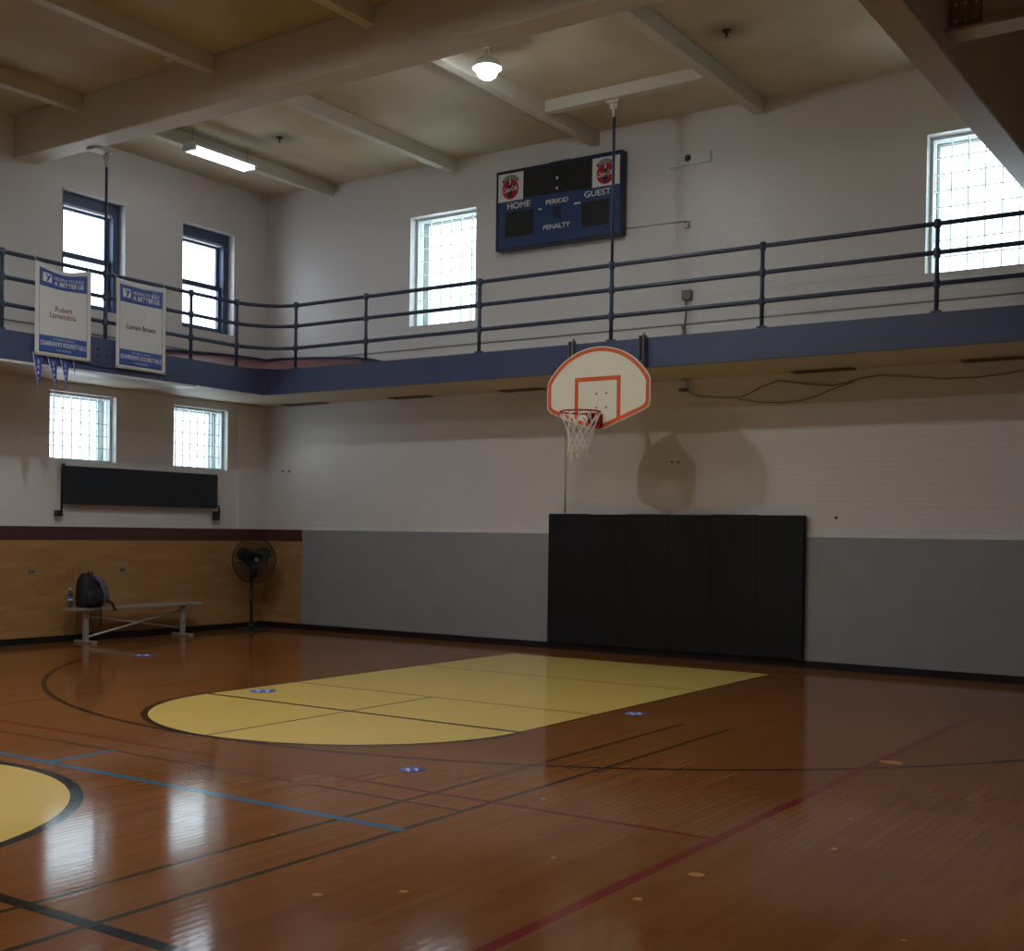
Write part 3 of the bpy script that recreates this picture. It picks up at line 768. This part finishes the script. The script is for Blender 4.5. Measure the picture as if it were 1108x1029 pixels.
# net: two families of zig-zag cords, narrowing downwards
lev = [(.229, 2.965), (.185, 2.86), (.155, 2.775), (.135, 2.70), (.125, 2.63), (.125, 2.56), (.138, 2.50)]
bm = bm_new()
for fam in (0, 1):
    for k in range(12):
        pts = []
        for j, (r, z) in enumerate(lev):
            off = (.5 if j % 2 else 0) * (1 if fam == 0 else -1)
            a = 2 * math.pi * (k + off) / 12
            pts.append((rm_c[0] + r * math.cos(a), rm_c[1] + r * math.sin(a), z + random.uniform(-.008, .008)))
        tube(bm, pts, .0062, 6)
for k, (L, dx) in enumerate(((.10, .012), (.05, -.01), (.04, .01))):
    a = 2 * math.pi * (k * 4 + 8.5) / 12
    x, y = rm_c[0] + .135 * math.cos(a), rm_c[1] + .135 * math.sin(a)
    tube(bm, [(x, y, 2.505), (x + dx, y, 2.46), (x + dx * .4, y, 2.505 - L)], .006, 6)
obj('net', bm, M['net_white'], hp)
for x in (6.625, 7.60):
    bm = bm_new()
    box(bm, x - .035, x + .035, GYF - .012, GYF - .002, 3.56, 3.93); box(bm, x - .035, x - .027, GYF - .075, GYF - .012, 3.56, 3.93); box(bm, x + .027, x + .035, GYF - .075, GYF - .012, 3.56, 3.93)
    prism(bm, [(-.035, 3.93), (.035, 3.93), (0, 3.975)], lambda u, v, d: (x + u, GYF - d, v), .002, .012)
    sp = obj('mounting_channel', bm, M['dark_steel'], hp)
    bm = bm_new()
    rod(bm, (x, GYF - .02, 3.60), (x, BY + .045, 3.56), .018, 10); rod(bm, (x, GYF - .035, 3.64), (x, BY + .045, 3.17), .018, 10)
    obj('standoff_arm', bm, M['dark_steel'], sp)
bm = bm_new()
for z in (3.15, 3.55): box(bm, 6.60, 7.63, BY + .031, BY + .06, z - .025, z + .025)
obj('cross_bar', bm, M['dark_steel'], hp)

# ------------------------------------------------------------------ banners and pennants on the left railing
def banner(y0, y1, z0, z1, sag, label, name, ph):
    t = thing('hanging_banner', label, 'banner', (GX + .05, (y0 + y1) / 2, z0), 'white and blue banners tied to the railing')
    def P(u, v, d):
        s = (u - y0) / (y1 - y0); w = (v - z0) / (z1 - z0)
        x = GX + .052 + .012 * math.sin(3.1 * s + ph) * math.sin(2.2 * w + .5) + .010 * math.exp(-((s - .75 + .5 * (1 - w)) / .07) ** 2) * w
        zz = v - sag * (math.sin(math.pi * s) ** 1.5) * max(0, w) ** 4
        return (x + d, u, zz)
    def sheet(u0, u1, v0, v1, d0, d1, m, nm, nu=28, nv=30, par=None):
        bm = bm_new(); G = [[[bm.verts.new(P(u0 + (u1 - u0) * i / nu, v0 + (v1 - v0) * j / nv, d)) for j in range(nv + 1)] for i in range(nu + 1)] for d in (d0, d1)]
        for i in range(nu):
            for j in range(nv):
                for g, A in enumerate(G):
                    f = bm.faces.new((A[i][j], A[i + 1][j], A[i + 1][j + 1], A[i][j + 1])); f.smooth = True
        A, B = G
        for i in range(nu):
            bm.faces.new((A[i][0], B[i][0], B[i + 1][0], A[i + 1][0])); bm.faces.new((A[i][nv], A[i + 1][nv], B[i + 1][nv], B[i][nv]))
        for j in range(nv):
            bm.faces.new((A[0][j], A[0][j + 1], B[0][j + 1], B[0][j])); bm.faces.new((A[nu][j], B[nu][j], B[nu][j + 1], A[nu][j + 1]))
        return obj(nm, bm, m, par or t)
    body = sheet(y0, y1, z0, z1, -.001, .001, M['banner_white'], 'banner_sheet')
    a, b = y0 + .055, y1 - .06
    bandt = sheet(a, b, z1 - .285, z1 - .062, .0016, .0028, M['banner_blue'], 'top_band', 24, 10)
    bandb = sheet(a, b, z0 + .048, z0 + .255, .0016, .0028, M['banner_blue'], 'bottom_band', 24, 10)
    for u in (a, b): sheet(u - .002, u + .002, z0 + .255, z1 - .285, .0014, .002, M['banner_grey'], 'border_line', 1, 24)
    W = b - a; P2 = lambda u, v, d: P(u, v, .0034 + d)
    lu, lv = a + .045, z1 - .225
    o = sheet(lu, lu + .125, lv, lv + .115, .0032, .0042, M['white'], 'logo_square', 6, 6, bandt)
    P3 = lambda u, v, d: P(lu + u, lv + v, .0048 + d)
    bm = bm_new(); prism(bm, [(.030, .100), (.058, .100), (.074, .062), (.058, .062)], P3, 0, .001); prism(bm, [(.086, .100), (.114, .100), (.070, .012), (.044, .012), (.066, .058)], P3, 0, .001)
    obj('logo_mark', bm, M['banner_blue'], bandt)
    lettering('HELPING TO BUILD', a + .20, b - .055, z1 - .165, z1 - .118, P2, M['white'], bandt, depth=.001)
    lettering('A BETTER US', a + .20, b - .055, z1 - .242, z1 - .180, P2, M['white'], bandt, depth=.001, bold=.03)
    lettering("CHAIRMAN'S ROUNDTABLE", a + .018, b - .018, z0 + .128, z0 + .190, P2, M['white'], bandb, depth=.001, bold=.02)
    lettering('2017 ANNUAL CAMPAIGN', a + W * .28, a + W * .72, z0 + .208, z0 + .226, P2, M['white'], bandb, depth=.001)
    lettering('Y OF CHICAGO', a + W * .34, a + W * .66, z0 + .078, z0 + .098, P2, M['white'], bandb, depth=.001)
    if len(name) == 2:
        lettering(name[0], -4.912, -4.672, 4.212, 4.278, P2, M['banner_maroon'], body, depth=.001, bold=.005)
        lettering(name[1], -4.986, -4.612, 4.128, 4.198, P2, M['banner_maroon'], body, depth=.001, bold=.005)
    else:
        lettering(name[0], -3.852, -3.374, 4.155, 4.225, P2, M['banner_grey'], body, depth=.001, bold=.005)
    for u in (y0 + .02, y1 - .02):
        bm = bm_new(); tube(bm, [P(u, z1 - .018, .006), *[(GX - .03 + .034 * math.cos(a), u, 4.822 + .034 * math.sin(a)) for a in (.5, .8, 1.1, 1.4, 1.7, 2.0, 2.3, 2.6, 2.9)]], .004, 6); obj('tie_cord', bm, M['white'], t)
        bm = bm_new(); lathe(bm, [(.005, 0), (.009, .002), (.012, 0)], P(u, z0 + .02, .002), 'X', 10); obj('grommet', bm, M['steel_grey'], t)
    return t
banner(-5.185, -4.385, 3.650, 4.788, .075, 'white and blue hanging banner lettered with two maroon name lines', ('Robert', 'Lamendola'), .3)
banner(-4.012, -3.196, 3.633, 4.785, .02, 'white and blue hanging banner lettered with one dark name line', ('Lumen Brown',), 1.1)
pl = [('blue felt pennant hanging under the first banner, nearest its left edge', -5.115, .15, 3.27, '2018', .0), ('blue felt pennant hanging second under the banner with two name lines', -4.92, .15, 3.285, '2009', .05),
      ('blue felt pennant hanging third under the banner with two name lines', -4.745, .14, 3.31, '2007', .03), ('small blue pennant tip showing last under the two-line banner', -4.60, .055, 3.515, None, .0)]
for l, yc, w, zt, num, lean in pl:
    t = thing('hanging_pennant', l, 'pennant', (GX + .025, yc, 3.66), 'blue pennants under the first banner')
    xx = GX + .024
    bm = bm_new(); prism(bm, [(yc - w / 2, 3.67), (yc + w / 2, 3.67), (yc + lean + .006, zt), (yc + lean - .006, zt)], lambda u, v, d: (xx + d, u, v), -.0015, .0015); fl = obj('felt', bm, M['pennant_blue'], t)
    bm = bm_new(); rod(bm, (xx, yc + lean, zt - .001), (xx, yc + lean, zt - .03), .004, 6); obj('tip_tassel', bm, M['pennant_blue'], t)
    bm = bm_new(); prism(bm, [(yc - w / 2 - .004, 3.67), (yc - w / 2 + .008, 3.67), (yc + lean - .002, zt + .02), (yc + lean - .007, zt + .02)], lambda u, v, d: (xx + d, u, v), .0016, .003); obj('white_edge', bm, M['white'], t)
    if num:
        for k, ch in enumerate(num):
            zz = 3.575 - k * .068; s = .034 - k * .005
            yy = yc + lean * (3.66 - zz) / .4
            lettering(ch, yy - s * .42, yy + s * .42, zz - s * .7, zz + s * .7, lambda u, v, d: (xx + .003 + d, u, v), M['white'], fl, depth=.001, bold=.02)
bm = bm_new(); rod(bm, (GX + .024, -5.20, 3.676), (GX + .024, -4.56, 3.676), .004, 6); tag(obj('hanging_string', bm, M['white']), 'string of pennants tied behind the banner with two name lines', 'string')

# ------------------------------------------------------------------ folded panel on the left wall
fp = thing('folded_panel', 'long black folded panel on the white left wall under two windows', 'panel', (0, -2.45, 1.89))
bm = bm_new(); box(bm, 0.03, 0.12, -3.806, -1.107, 1.888, 2.41, .006); obj('panel_board', bm, M['blue_black'], fp)
bm = bm_new(); box(bm, 0.001, 0.03, -3.6, -1.3, 2.05, 2.10); box(bm, 0.001, 0.03, -3.6, -1.3, 2.25, 2.30); obj('mounting_rail', bm, M['black_steel'], fp)
bm = bm_new(); lathe(bm, [(0, .006), (.012, .004), (.014, 0)], (.1205, -1.77, 2.15), 'X', 10); o = obj('red_knob', bm, M['rim_red'], fp); o['label'] = 'small red knob'
bm = bm_new(); tube(bm, [(0.07, -3.80, 2.425), (0.09, -3.845, 2.425), (0.09, -3.855, 2.38), (0.09, -3.86, 1.76)], .016, 10); a_ = obj('end_arm', bm, M['black_steel'], fp)
bm = bm_new(); box(bm, .05, .13, -3.955, -3.875, 1.715, 1.80, .01); box(bm, .07, .11, -3.88, -3.845, 1.725, 1.75); obj('arm_foot', bm, M['black_steel'], a_)
bm = bm_new(); tube(bm, [(0.09, -1.10, 1.93), (0.09, -1.05, 1.93), (0.09, -1.046, 1.90), (0.09, -1.046, 1.74), (0.09, -1.075, 1.73)], .014, 10); a_ = obj('end_arm', bm, M['black_steel'], fp)
bm = bm_new(); box(bm, .05, .13, -1.152, -1.068, 1.705, 1.845, .01); obj('arm_foot', bm, M['black_steel'], a_)

# outlets in the yellow brick
for y, l in ((-4.265, 'small grey outlet on the yellow brick left of the backpack'), (-2.793, 'small grey outlet on the yellow brick above the bench')):
    t = thing('wall_outlet', l, 'outlet', (0.022, y, .97), 'outlets in the yellow brick'); t['kind'] = 'thing'
    bm = bm_new(); box(bm, .0225, .03, y - .05, y + .05, .935, 1.005, .003); obj('mount_plate', bm, M['steel_grey'], t)
    for s in (-.022, .022):
        bm = bm_new(); lathe(bm, [(0, .003), (.014, .003), (.015, 0)], (.0302, y + s, .97), 'X', 12); obj('socket', bm, M['soot'], t)

# ------------------------------------------------------------------ bench, backpack, bottle
bn = thing('bench', 'grey aluminium bench with crossed braces along the brick wall', 'bench', (.36, -2.9, 0))
bx = .36
bm = bm_new(); box(bm, bx - .125, bx + .125, -3.94, -1.72, .445, .485, .008); obj('seat', bm, M['aluminium'], bn)
for y in (-3.66, -1.98):
    bm = bm_new(); box(bm, bx - .032, bx + .032, y - .032, y + .032, .032, .425, .006); lg = obj('leg', bm, M['aluminium'], bn)
    bm = bm_new(); box(bm, bx - .20, bx + .20, y - .04, y + .04, .0, .032, .006); obj('foot', bm, M['aluminium'], lg)
    bm = bm_new(); box(bm, bx - .11, bx + .11, y - .04, y + .04, .425, .445, .003); obj('seat_bracket', bm, M['aluminium'], lg)
for s, (za, zb) in ((-1, (.36, .11)), (1, (.08, .38))):
    bm = bm_new(); tube(bm, [(bx + s * .018, -3.63, za), (bx + s * .018, -2.01, zb)], .016, 8); obj('brace', bm, M['aluminium'], bn)

bk = thing('backpack', 'black backpack with grey straps leaning on the bench', 'backpack', (.36, -3.58, .487))
def loft(bm, secs, n=20, e=2.6):
    rings = []
    for (cx, cy, cz, rx, ry) in secs:
        ring = []
        for k in range(n):
            a = 2 * math.pi * k / n; c, s = math.cos(a), math.sin(a)
            ring.append(bm.verts.new((cx + rx * math.copysign(abs(c) ** (2 / e), c), cy + ry * math.copysign(abs(s) ** (2 / e), s), cz)))
        rings.append(ring)
    for A, B in zip(rings, rings[1:]):
        for k in range(n):
            f = bm.faces.new((A[k], A[(k + 1) % n], B[(k + 1) % n], B[k])); f.smooth = True
    bm.faces.new(rings[0][::-1]); bm.faces.new(rings[-1])
by_ = -3.60; zb_ = .487
S = [(0, -.005, .0, .12, .16), (0, 0, .02, .14, .195), (0, 0, .10, .15, .205), (0, -.005, .22, .145, .195), (-.01, -.015, .34, .13, .17), (-.015, -.03, .43, .105, .13), (-.02, -.04, .48, .07, .085), (-.02, -.045, .50, .03, .04)]
bm = bm_new(); loft(bm, [(bx + a - .0, by_ + b, zb_ + c * .92, d * .94, e * .92) for a, b, c, d, e in S]); body = obj('bag_body', bm, M['bag'], bk)
S2 = [(.135, -.03, .03, .05, .13), (.15, -.03, .06, .055, .145), (.15, -.03, .18, .05, .14), (.135, -.03, .24, .035, .11), (.12, -.03, .26, .015, .06)]
bm = bm_new(); loft(bm, [(bx + a, by_ + b, zb_ + c, d, e) for a, b, c, d, e in S2]); obj('front_pocket', bm, M['bag'], bk)
bm = bm_new(); tube(bm, [(bx + .03, by_ - .06, zb_ + .445), (bx + .03, by_ - .04, zb_ + .48), (bx + .03, by_ + .01, zb_ + .475), (bx + .03, by_ + .025, zb_ + .43)], .009, 8); obj('carry_handle', bm, M['bag'], bk)
def ribbon(bm, pts, w, th=.006):
    prev = None
    for i, p in enumerate(pts):
        p = Vector(p); q = Vector(w)
        row = [bm.verts.new(p - q / 2), bm.verts.new(p + q / 2), bm.verts.new(p + q / 2 + Vector((th, 0, 0))), bm.verts.new(p - q / 2 + Vector((th, 0, 0)))]
        if prev:
            for k in range(4): bm.faces.new((prev[k], prev[(k + 1) % 4], row[(k + 1) % 4], row[k]))
        else: bm.faces.new(row)
        prev = row
    bm.faces.new(prev[::-1])
bm = bm_new(); ribbon(bm, [(bx + .08, by_ + .01, zb_ + .425), (bx + .15, by_ + .04, zb_ + .37), (bx + .19, by_ + .09, zb_ + .28), (bx + .19, by_ + .11, zb_ + .15), (bx + .17, by_ + .10, zb_ + .06)], (0, .055, .012)); obj('shoulder_strap', bm, M['bag_strap'], bk)
bm = bm_new(); ribbon(bm, [(bx + .05, by_ + .06, zb_ + .415), (bx + .09, by_ + .14, zb_ + .355), (bx + .10, by_ + .19, zb_ + .24), (bx + .095, by_ + .215, zb_ + .12), (bx + .08, by_ + .23, zb_ + .05)], (0, .05, .02)); obj('shoulder_strap', bm, M['bag_strap'], bk)
bm = bm_new(); ribbon(bm, [(bx + .065, by_ - .03, zb_ + .435), (bx + .11, by_ - .01, zb_ + .40), (bx + .14, by_ + .02, zb_ + .36)], (0, .05, .01)); o = obj('violet_patch', bm, M['bag_violet'], bk); o['label'] = 'dark violet patch'
bm = bm_new(); ribbon(bm, [(bx + .16, by_ + .06, zb_ + .05), (bx + .165, by_ + .06, zb_ - .02), (bx + .15, by_ + .065, zb_ - .13), (bx + .155, by_ + .06, zb_ - .26)], (0, .022, 0), .004); obj('dangling_strap', bm, M['bag'], bk)
bm = bm_new(); ribbon(bm, [(bx + .10, by_ + .20, zb_ + .10), (bx + .14, by_ + .26, zb_ + .04), (bx + .145, by_ + .30, zb_ - .03), (bx + .15, by_ + .315, zb_ - .06)], (0, .035, .01), .006); obj('dangling_strap', bm, M['bag'], bk)

bt = thing('water_bottle', 'blue plastic water bottle standing at the left end of bench', 'bottle', (.33, -3.895, .487))
c = (.33, -3.885, .487)
bm = bm_new(); lathe(bm, [(0, 0), (.028, 0), (.034, .008), (.034, .06), (.031, .07), (.034, .08), (.034, .17), (.030, .20), (.014, .225), (.014, .238), (0, .238)], c, 'Z', 20); bo = obj('bottle_body', bm, M['clear_plastic'], bt)
bm = bm_new(); lathe(bm, [(.0348, .085), (.0355, .087), (.0355, .160), (.0348, .162)], c, 'Z', 20); obj('bottle_label', bm, M['bottle_label'], bt)
bm = bm_new(); lathe(bm, [(0, .2385), (.018, .2385), (.018, .262), (.016, .266), (0, .266)], c, 'Z', 16); obj('bottle_cap', bm, M['cap_white'], bt)
bm = bm_new(); lathe(bm, [(.0358, .100), (.0362, .101), (.0362, .118), (.0358, .119)], c, 'Z', 20); obj('label_stripe', bm, M['cap_white'], bt)

# ------------------------------------------------------------------ pedestal fan in the corner
FX, FY = .46, -.70
fa = thing('pedestal_fan', 'large black pedestal fan standing in the room corner', 'fan', (FX, FY, 0))
bm = bm_new(); lathe(bm, [(0, 0), (.25, 0), (.25, .014), (.23, .028), (.09, .05), (.045, .075), (.036, .12), (0, .12)], (FX, FY, 0), 'Z', 28); obj('base', bm, M['fan_black'], fa)
bm = bm_new(); rod(bm, (FX, FY, .10), (FX, FY, .80), .022, 14); rod(bm, (FX, FY, .60), (FX, FY, .63), .034, 14); obj('pole', bm, M['fan_black'], fa)
hc = Vector((FX + .10, FY - .05, 1.10)); dirv = Vector((0.94, -0.34, 0.03)).normalized()
side = dirv.cross(Vector((0, 0, 1))).normalized(); upv = side.cross(dirv).normalized()
hp_ = lambda a, r, d: hc + side * (r * math.cos(a)) + upv * (r * math.sin(a)) + dirv * d
FR = .355
bm = bm_new()
def dlathe(bm, prof, n=20):
    rings = [[bm.verts.new(hp_(2 * math.pi * k / n, r, d)) for k in range(n)] for r, d in prof]
    for A, B in zip(rings, rings[1:]):
        for k in range(n):
            f = bm.faces.new((A[k], A[(k + 1) % n], B[(k + 1) % n], B[k])); f.smooth = True
    bm.faces.new(rings[0][::-1]); bm.faces.new(rings[-1])
dlathe(bm, [(.04, -.26), (.085, -.24), (.095, -.20), (.095, -.11), (.06, -.085)]); 
tube(bm, [Vector((FX, FY, .78)), Vector((FX, FY, .90)), hc + dirv * -.16 + Vector((0, 0, -.08))], .03, 10)
obj('motor', bm, M['fan_black'], fa)
bm = bm_new()
for k in range(3):
    a0 = math.radians(-90 + 120 * k)
    rows = []
    for j in range(7):
        r = .045 + (.30 - .045) * j / 6
        wv = math.radians(16 + 22 * math.sin(math.pi * min(1, (j + 1) / 6.5)))
        row = []
        for i in range(7):
            s = i / 6 - .5
            row.append((a0 + s * 2 * wv, r * (1 - .10 * (2 * s) ** 2 * (j / 6)), -.02 + s * .085))
        rows.append(row)
    top = [[bm.verts.new(hp_(a, r, d)) for a, r, d in row] for row in rows]
    bot = [[bm.verts.new(hp_(a, r, d - .004)) for a, r, d in row] for row in rows]
    for G, fl in ((top, 0), (bot, 1)):
        for j in range(6):
            for i in range(6):
                f = bm.faces.new((G[j][i], G[j][i + 1], G[j + 1][i + 1], G[j + 1][i])); f.smooth = True
    edge = [(0, i) for i in range(7)] + [(j, 6) for j in range(1, 7)] + [(6, i) for i in range(5, -1, -1)] + [(j, 0) for j in range(5, 0, -1)]
    for e0, e1 in zip(edge, edge[1:] + edge[:1]):
        bm.faces.new((top[e0[0]][e0[1]], top[e1[0]][e1[1]], bot[e1[0]][e1[1]], bot[e0[0]][e0[1]]))
obj('fan_blades', bm, M['fan_black'], fa)
bm = bm_new(); dlathe(bm, [(.05, -.06), (.05, .02), (.035, .04)]); obj('hub', bm, M['fan_black'], fa)
bm = bm_new()
N = 84
for r, d in ((FR, -.01), (FR, .012), (.27, .075), (.17, .095), (.27, -.085), (.17, -.10)):
    tube(bm, [hp_(2 * math.pi * k / 36, r, d) for k in range(36)], .007 if r > .3 else .004, 6, closed=True)
for k in range(N):
    a = 2 * math.pi * k / N
    tube(bm, [hp_(a, .06, .105), hp_(a, .17, .095), hp_(a, .27, .075), hp_(a, .33, .045), hp_(a, FR, .012)], .0034, 4)
    tube(bm, [hp_(a, .09, -.105), hp_(a, .17, -.10), hp_(a, .27, -.085), hp_(a, .33, -.05), hp_(a, FR, -.01)], .0034, 4)
obj('wire_cage', bm, M['fan_black'], fa)
bm = bm_new(); dlathe(bm, [(.036, .100), (.036, .110), (.026, .114)]); o = obj('cage_badge', bm, M['fan_grey'], fa); o['label'] = 'pale round badge'

# ------------------------------------------------------------------ lights in the ceiling
fl = thing('fluorescent_light', 'twin-tube fluorescent light hanging by the corner joist', 'light', (1.70, -2.5, 6.62))
fx0, fx1, fy0, fy1, fz = 1.50, 1.78, -3.06, -1.94, 6.65
bm = bm_new(); prism(bm, [(fx0, fz + .03), (fx0 + .05, fz + .09), (fx1 - .05, fz + .09), (fx1, fz + .03), (fx1, fz + .022), (fx0, fz + .022)], lambda u, v, d: (u, d, v), fy0, fy1); obj('reflector', bm, M['white_paint'], fl)
for x in (fx0 + .045, fx1 - .045):
    bm = bm_new(); rod(bm, (x, fy0 + .04, fz), (x, fy1 - .04, fz), .019, 14); obj('tube', bm, M['tube'], fl)
for y in (fy0, fy1 - .035):
    bm = bm_new(); box(bm, fx0 + .02, fx1 - .02, y, y + .035, fz - .022, fz + .022, .003); obj('end_cap', bm, M['white_paint'], fl)
for y in (fy0 + .06, fy1 - .06):
    bm = bm_new(); rod(bm, ((fx0 + fx1) / 2, y, fz + .09), ((fx0 + fx1) / 2, y, ZC - .001), .005, 6); obj('hanger', bm, M['steel_grey'], fl)

lm = thing('ceiling_lamp', 'bright round globe lamp hanging from the ceiling near the third joist', 'lamp', (6.72, -3.30, 6.55))
lc = (6.72, -3.34, 6.58)
bm = bm_new(); lathe(bm, [(0, -.10), (.05, -.092), (.09, -.065), (.115, -.02), (.12, .02), (.105, .06), (.08, .085), (0, .085)], lc, 'Z', 28); obj('lamp_globe', bm, M['lamp'], lm)
bm = bm_new(); lathe(bm, [(0, .087), (.085, .087), (.085, .12), (.05, .15), (.02, .17), (.015, ZC - lc[2] - .03), (.06, ZC - lc[2] - .02), (.06, ZC - lc[2] - .001), (0, ZC - lc[2] - .001)], lc, 'Z', 24); obj('lamp_stem', bm, M['white_paint'], lm)
bm = bm_new(); lathe(bm, [(.155, .018), (.16, .02), (.15, .06), (.12, .10), (.088, .125), (.088, .12), (.117, .095), (.146, .056)], lc, 'Z', 32); bmesh.ops.remove_doubles(bm, verts=bm.verts[:], dist=1e-6); obj('lamp_shade', bm, M['white_paint'], lm)

ul = ['globe lamp behind the wide girder, the one nearer the left wall', 'globe lamp behind the wide girder, the one nearer the deep girder',
      'globe lamp above half court, the one nearer the left wall', 'globe lamp above half court, the one nearer the deep girder']  # lamps added out of view to match light and shadow edges on the walls
bm = bm_new(); lathe(bm, [(.215, -.085), (.22, -.085), (.215, -.01), (.17, .07), (.088, .125), (.088, .12), (.166, .064), (.21, -.01)], lc, 'Z', 32); deep = bpy.data.meshes.new('deep_shade')  # deeper shade keeps the added lamps' light off girder and ceiling
bmesh.ops.recalc_face_normals(bm, faces=bm.faces[:]); bm.to_mesh(deep); bm.free(); deep.materials.append(M['white_paint'])
for k, (x, y) in enumerate(((5.2, -7.2), (8.5, -7.0), (4.6, -11.4), (8.5, -11.4))):
    q = copy_thing(lm, (x, y, 6.55), ul[k], 'globe lamps of the gym')
    for ch in q.children:
        if ch.name.startswith('lamp_globe'):
            ch.data = ch.data.copy(); ch.data.materials[0] = M['lamp_b'] if x < 6 else M['lamp_c']
        elif ch.name.startswith('lamp_shade'): ch.data = deep
# sprinkler heads and detector
for (x, y), l in (((2.35, -2.09), 'small sprinkler head in a sooty ring near the fluorescent light'), ((8.96, -2.11), 'small sprinkler head in a sooty ring right of the scoreboard joist')):
    t = thing('ceiling_sprinkler', l, 'sprinkler', (x, y, 6.85), 'sprinkler heads in the ceiling'); t['kind'] = 'thing'
    bm = bm_new(); lathe(bm, [(0, 0), (.045, 0), (.04, -.015), (.014, -.02), (.012, -.06), (0, -.06)], (x, y, ZC - .001), 'Z', 16); obj('escutcheon', bm, M['soot'], t)
    bm = bm_new(); lathe(bm, [(0, -.075), (.022, -.075), (.022, -.071), (0, -.068)], (x, y, ZC), 'Z', 12); tube(bm, [(x - .012, y, ZC - .05), (x - .014, y, ZC - .07)], .002, 5); tube(bm, [(x + .012, y, ZC - .05), (x + .014, y, ZC - .07)], .002, 5); obj('deflector', bm, M['steel_grey'], t)
t = thing('ceiling_detector', 'small round cream detector on ceiling before the wide girder', 'detector', (3.31, -4.80, 6.88)); t['kind'] = 'thing'
bm = bm_new(); lathe(bm, [(0, 0), (.06, 0), (.06, -.02), (.045, -.05), (0, -.055)], (3.31, -4.80, ZC - .001), 'Z', 20); obj('detector_body', bm, M['joist'], t)
bm = bm_new(); lathe(bm, [(.061, -.006), (.063, -.006), (.063, -.012), (.061, -.012)], (3.31, -4.80, ZC), 'Z', 20); obj('detector_ring', bm, M['soot'], t)

# ------------------------------------------------------------------ floor stickers
for (x, y, r), l in (((2.24, -4.22, .14), 'small blue floor sticker by the far arc before the bench'), ((5.78, -5.65, .13), 'small blue floor sticker lying on the yellow lane'),
                     ((9.392, -7.822, .085), 'round blue floor sticker between the lane end and the red line'), ((9.352, -4.64, .10), 'round blue floor sticker beside the right edge of lane')):
    t = thing('floor_sticker', l, 'sticker', (x, y, 0), 'blue distance stickers'); t['kind'] = 'thing'
    bm = bm_new(); lathe(bm, [(0, .0005), (r, .0005), (r, .0015), (0, .0015)], (x, y, 0), 'Z', 28); obj('disc', bm, M['sticker_blue'], t)
    for s in (-1, 1):
        bm = bm_new()
        f = lambda u, v, d: (x + (u * .7 - v * .7) * r, y + (u * .7 + v * .7) * r, d)
        prism(bm, circle(s * .34, .22, .17, .34, 14), f, .0017, .0022); prism(bm, circle(s * .34, -.42, .14, .18, 12), f, .0017, .0022)
        obj('footprint', bm, M['white'], t)

# ------------------------------------------------------------------ light, world, camera
w = bpy.data.worlds.new('daylight'); scene.world = w; w.use_nodes = True
bg = w.node_tree.nodes['Background']
bg.inputs[0].default_value = (0.80, 0.90, 1.0, 1); bg.inputs[1].default_value = 4.8
def portal(fn, a, b, c, d, rot):
    L = bpy.data.lights.new('window_portal', 'AREA'); L.shape = 'RECTANGLE'; L.size = b - a; L.size_y = d - c
    L.cycles.is_portal = True
    o = bpy.data.objects.new('window_portal', L); C.objects.link(o)
    o.location = fn((a + b) / 2, (c + d) / 2, T - .02); o.rotation_euler = rot
for h in LW + UW: portal(fnL, *h, (math.pi / 2, 0, -math.pi / 2))
for h in BW: portal(fnB, *h, (math.pi / 2, 0, math.pi))

cam = bpy.data.cameras.new('camera'); co = bpy.data.objects.new('camera', cam); C.objects.link(co)
yaw, pitch, roll = 0.5949, -0.0143, 0.0139
sy, cy, sp, cp = math.sin(yaw), math.cos(yaw), math.sin(pitch), math.cos(pitch)
fwd = Vector((-sy * cp, cy * cp, sp)); right = Vector((cy, sy, 0)); up = right.cross(fwd)
r2 = right * math.cos(roll) + up * math.sin(roll); u2 = -right * math.sin(roll) + up * math.cos(roll)
mt = Matrix((r2, u2, -fwd)).transposed().to_4x4(); mt.translation = Vector((14.4223, -14.1133, 1.5784))
co.matrix_world = mt
cam.sensor_fit = 'HORIZONTAL'; cam.sensor_width = 36.0; cam.lens = 36.0 * 1316.0 / 1108.0
cam.shift_x = 0.0; cam.shift_y = (595.26 - 514.5) / 1108.0
cam.clip_start = 0.05; cam.clip_end = 200
scene.camera = co
vs = scene.view_settings
vs.view_transform = 'Standard'; vs.look = 'None'; vs.gamma = 1.0; vs.use_curve_mapping = False; vs.exposure = 0.28
cy_ = scene.cycles
cy_.use_denoising = True; cy_.max_bounces = 10; cy_.diffuse_bounces = 6; cy_.glossy_bounces = 4; cy_.transparent_max_bounces = 16; cy_.sample_clamp_indirect = 6.0
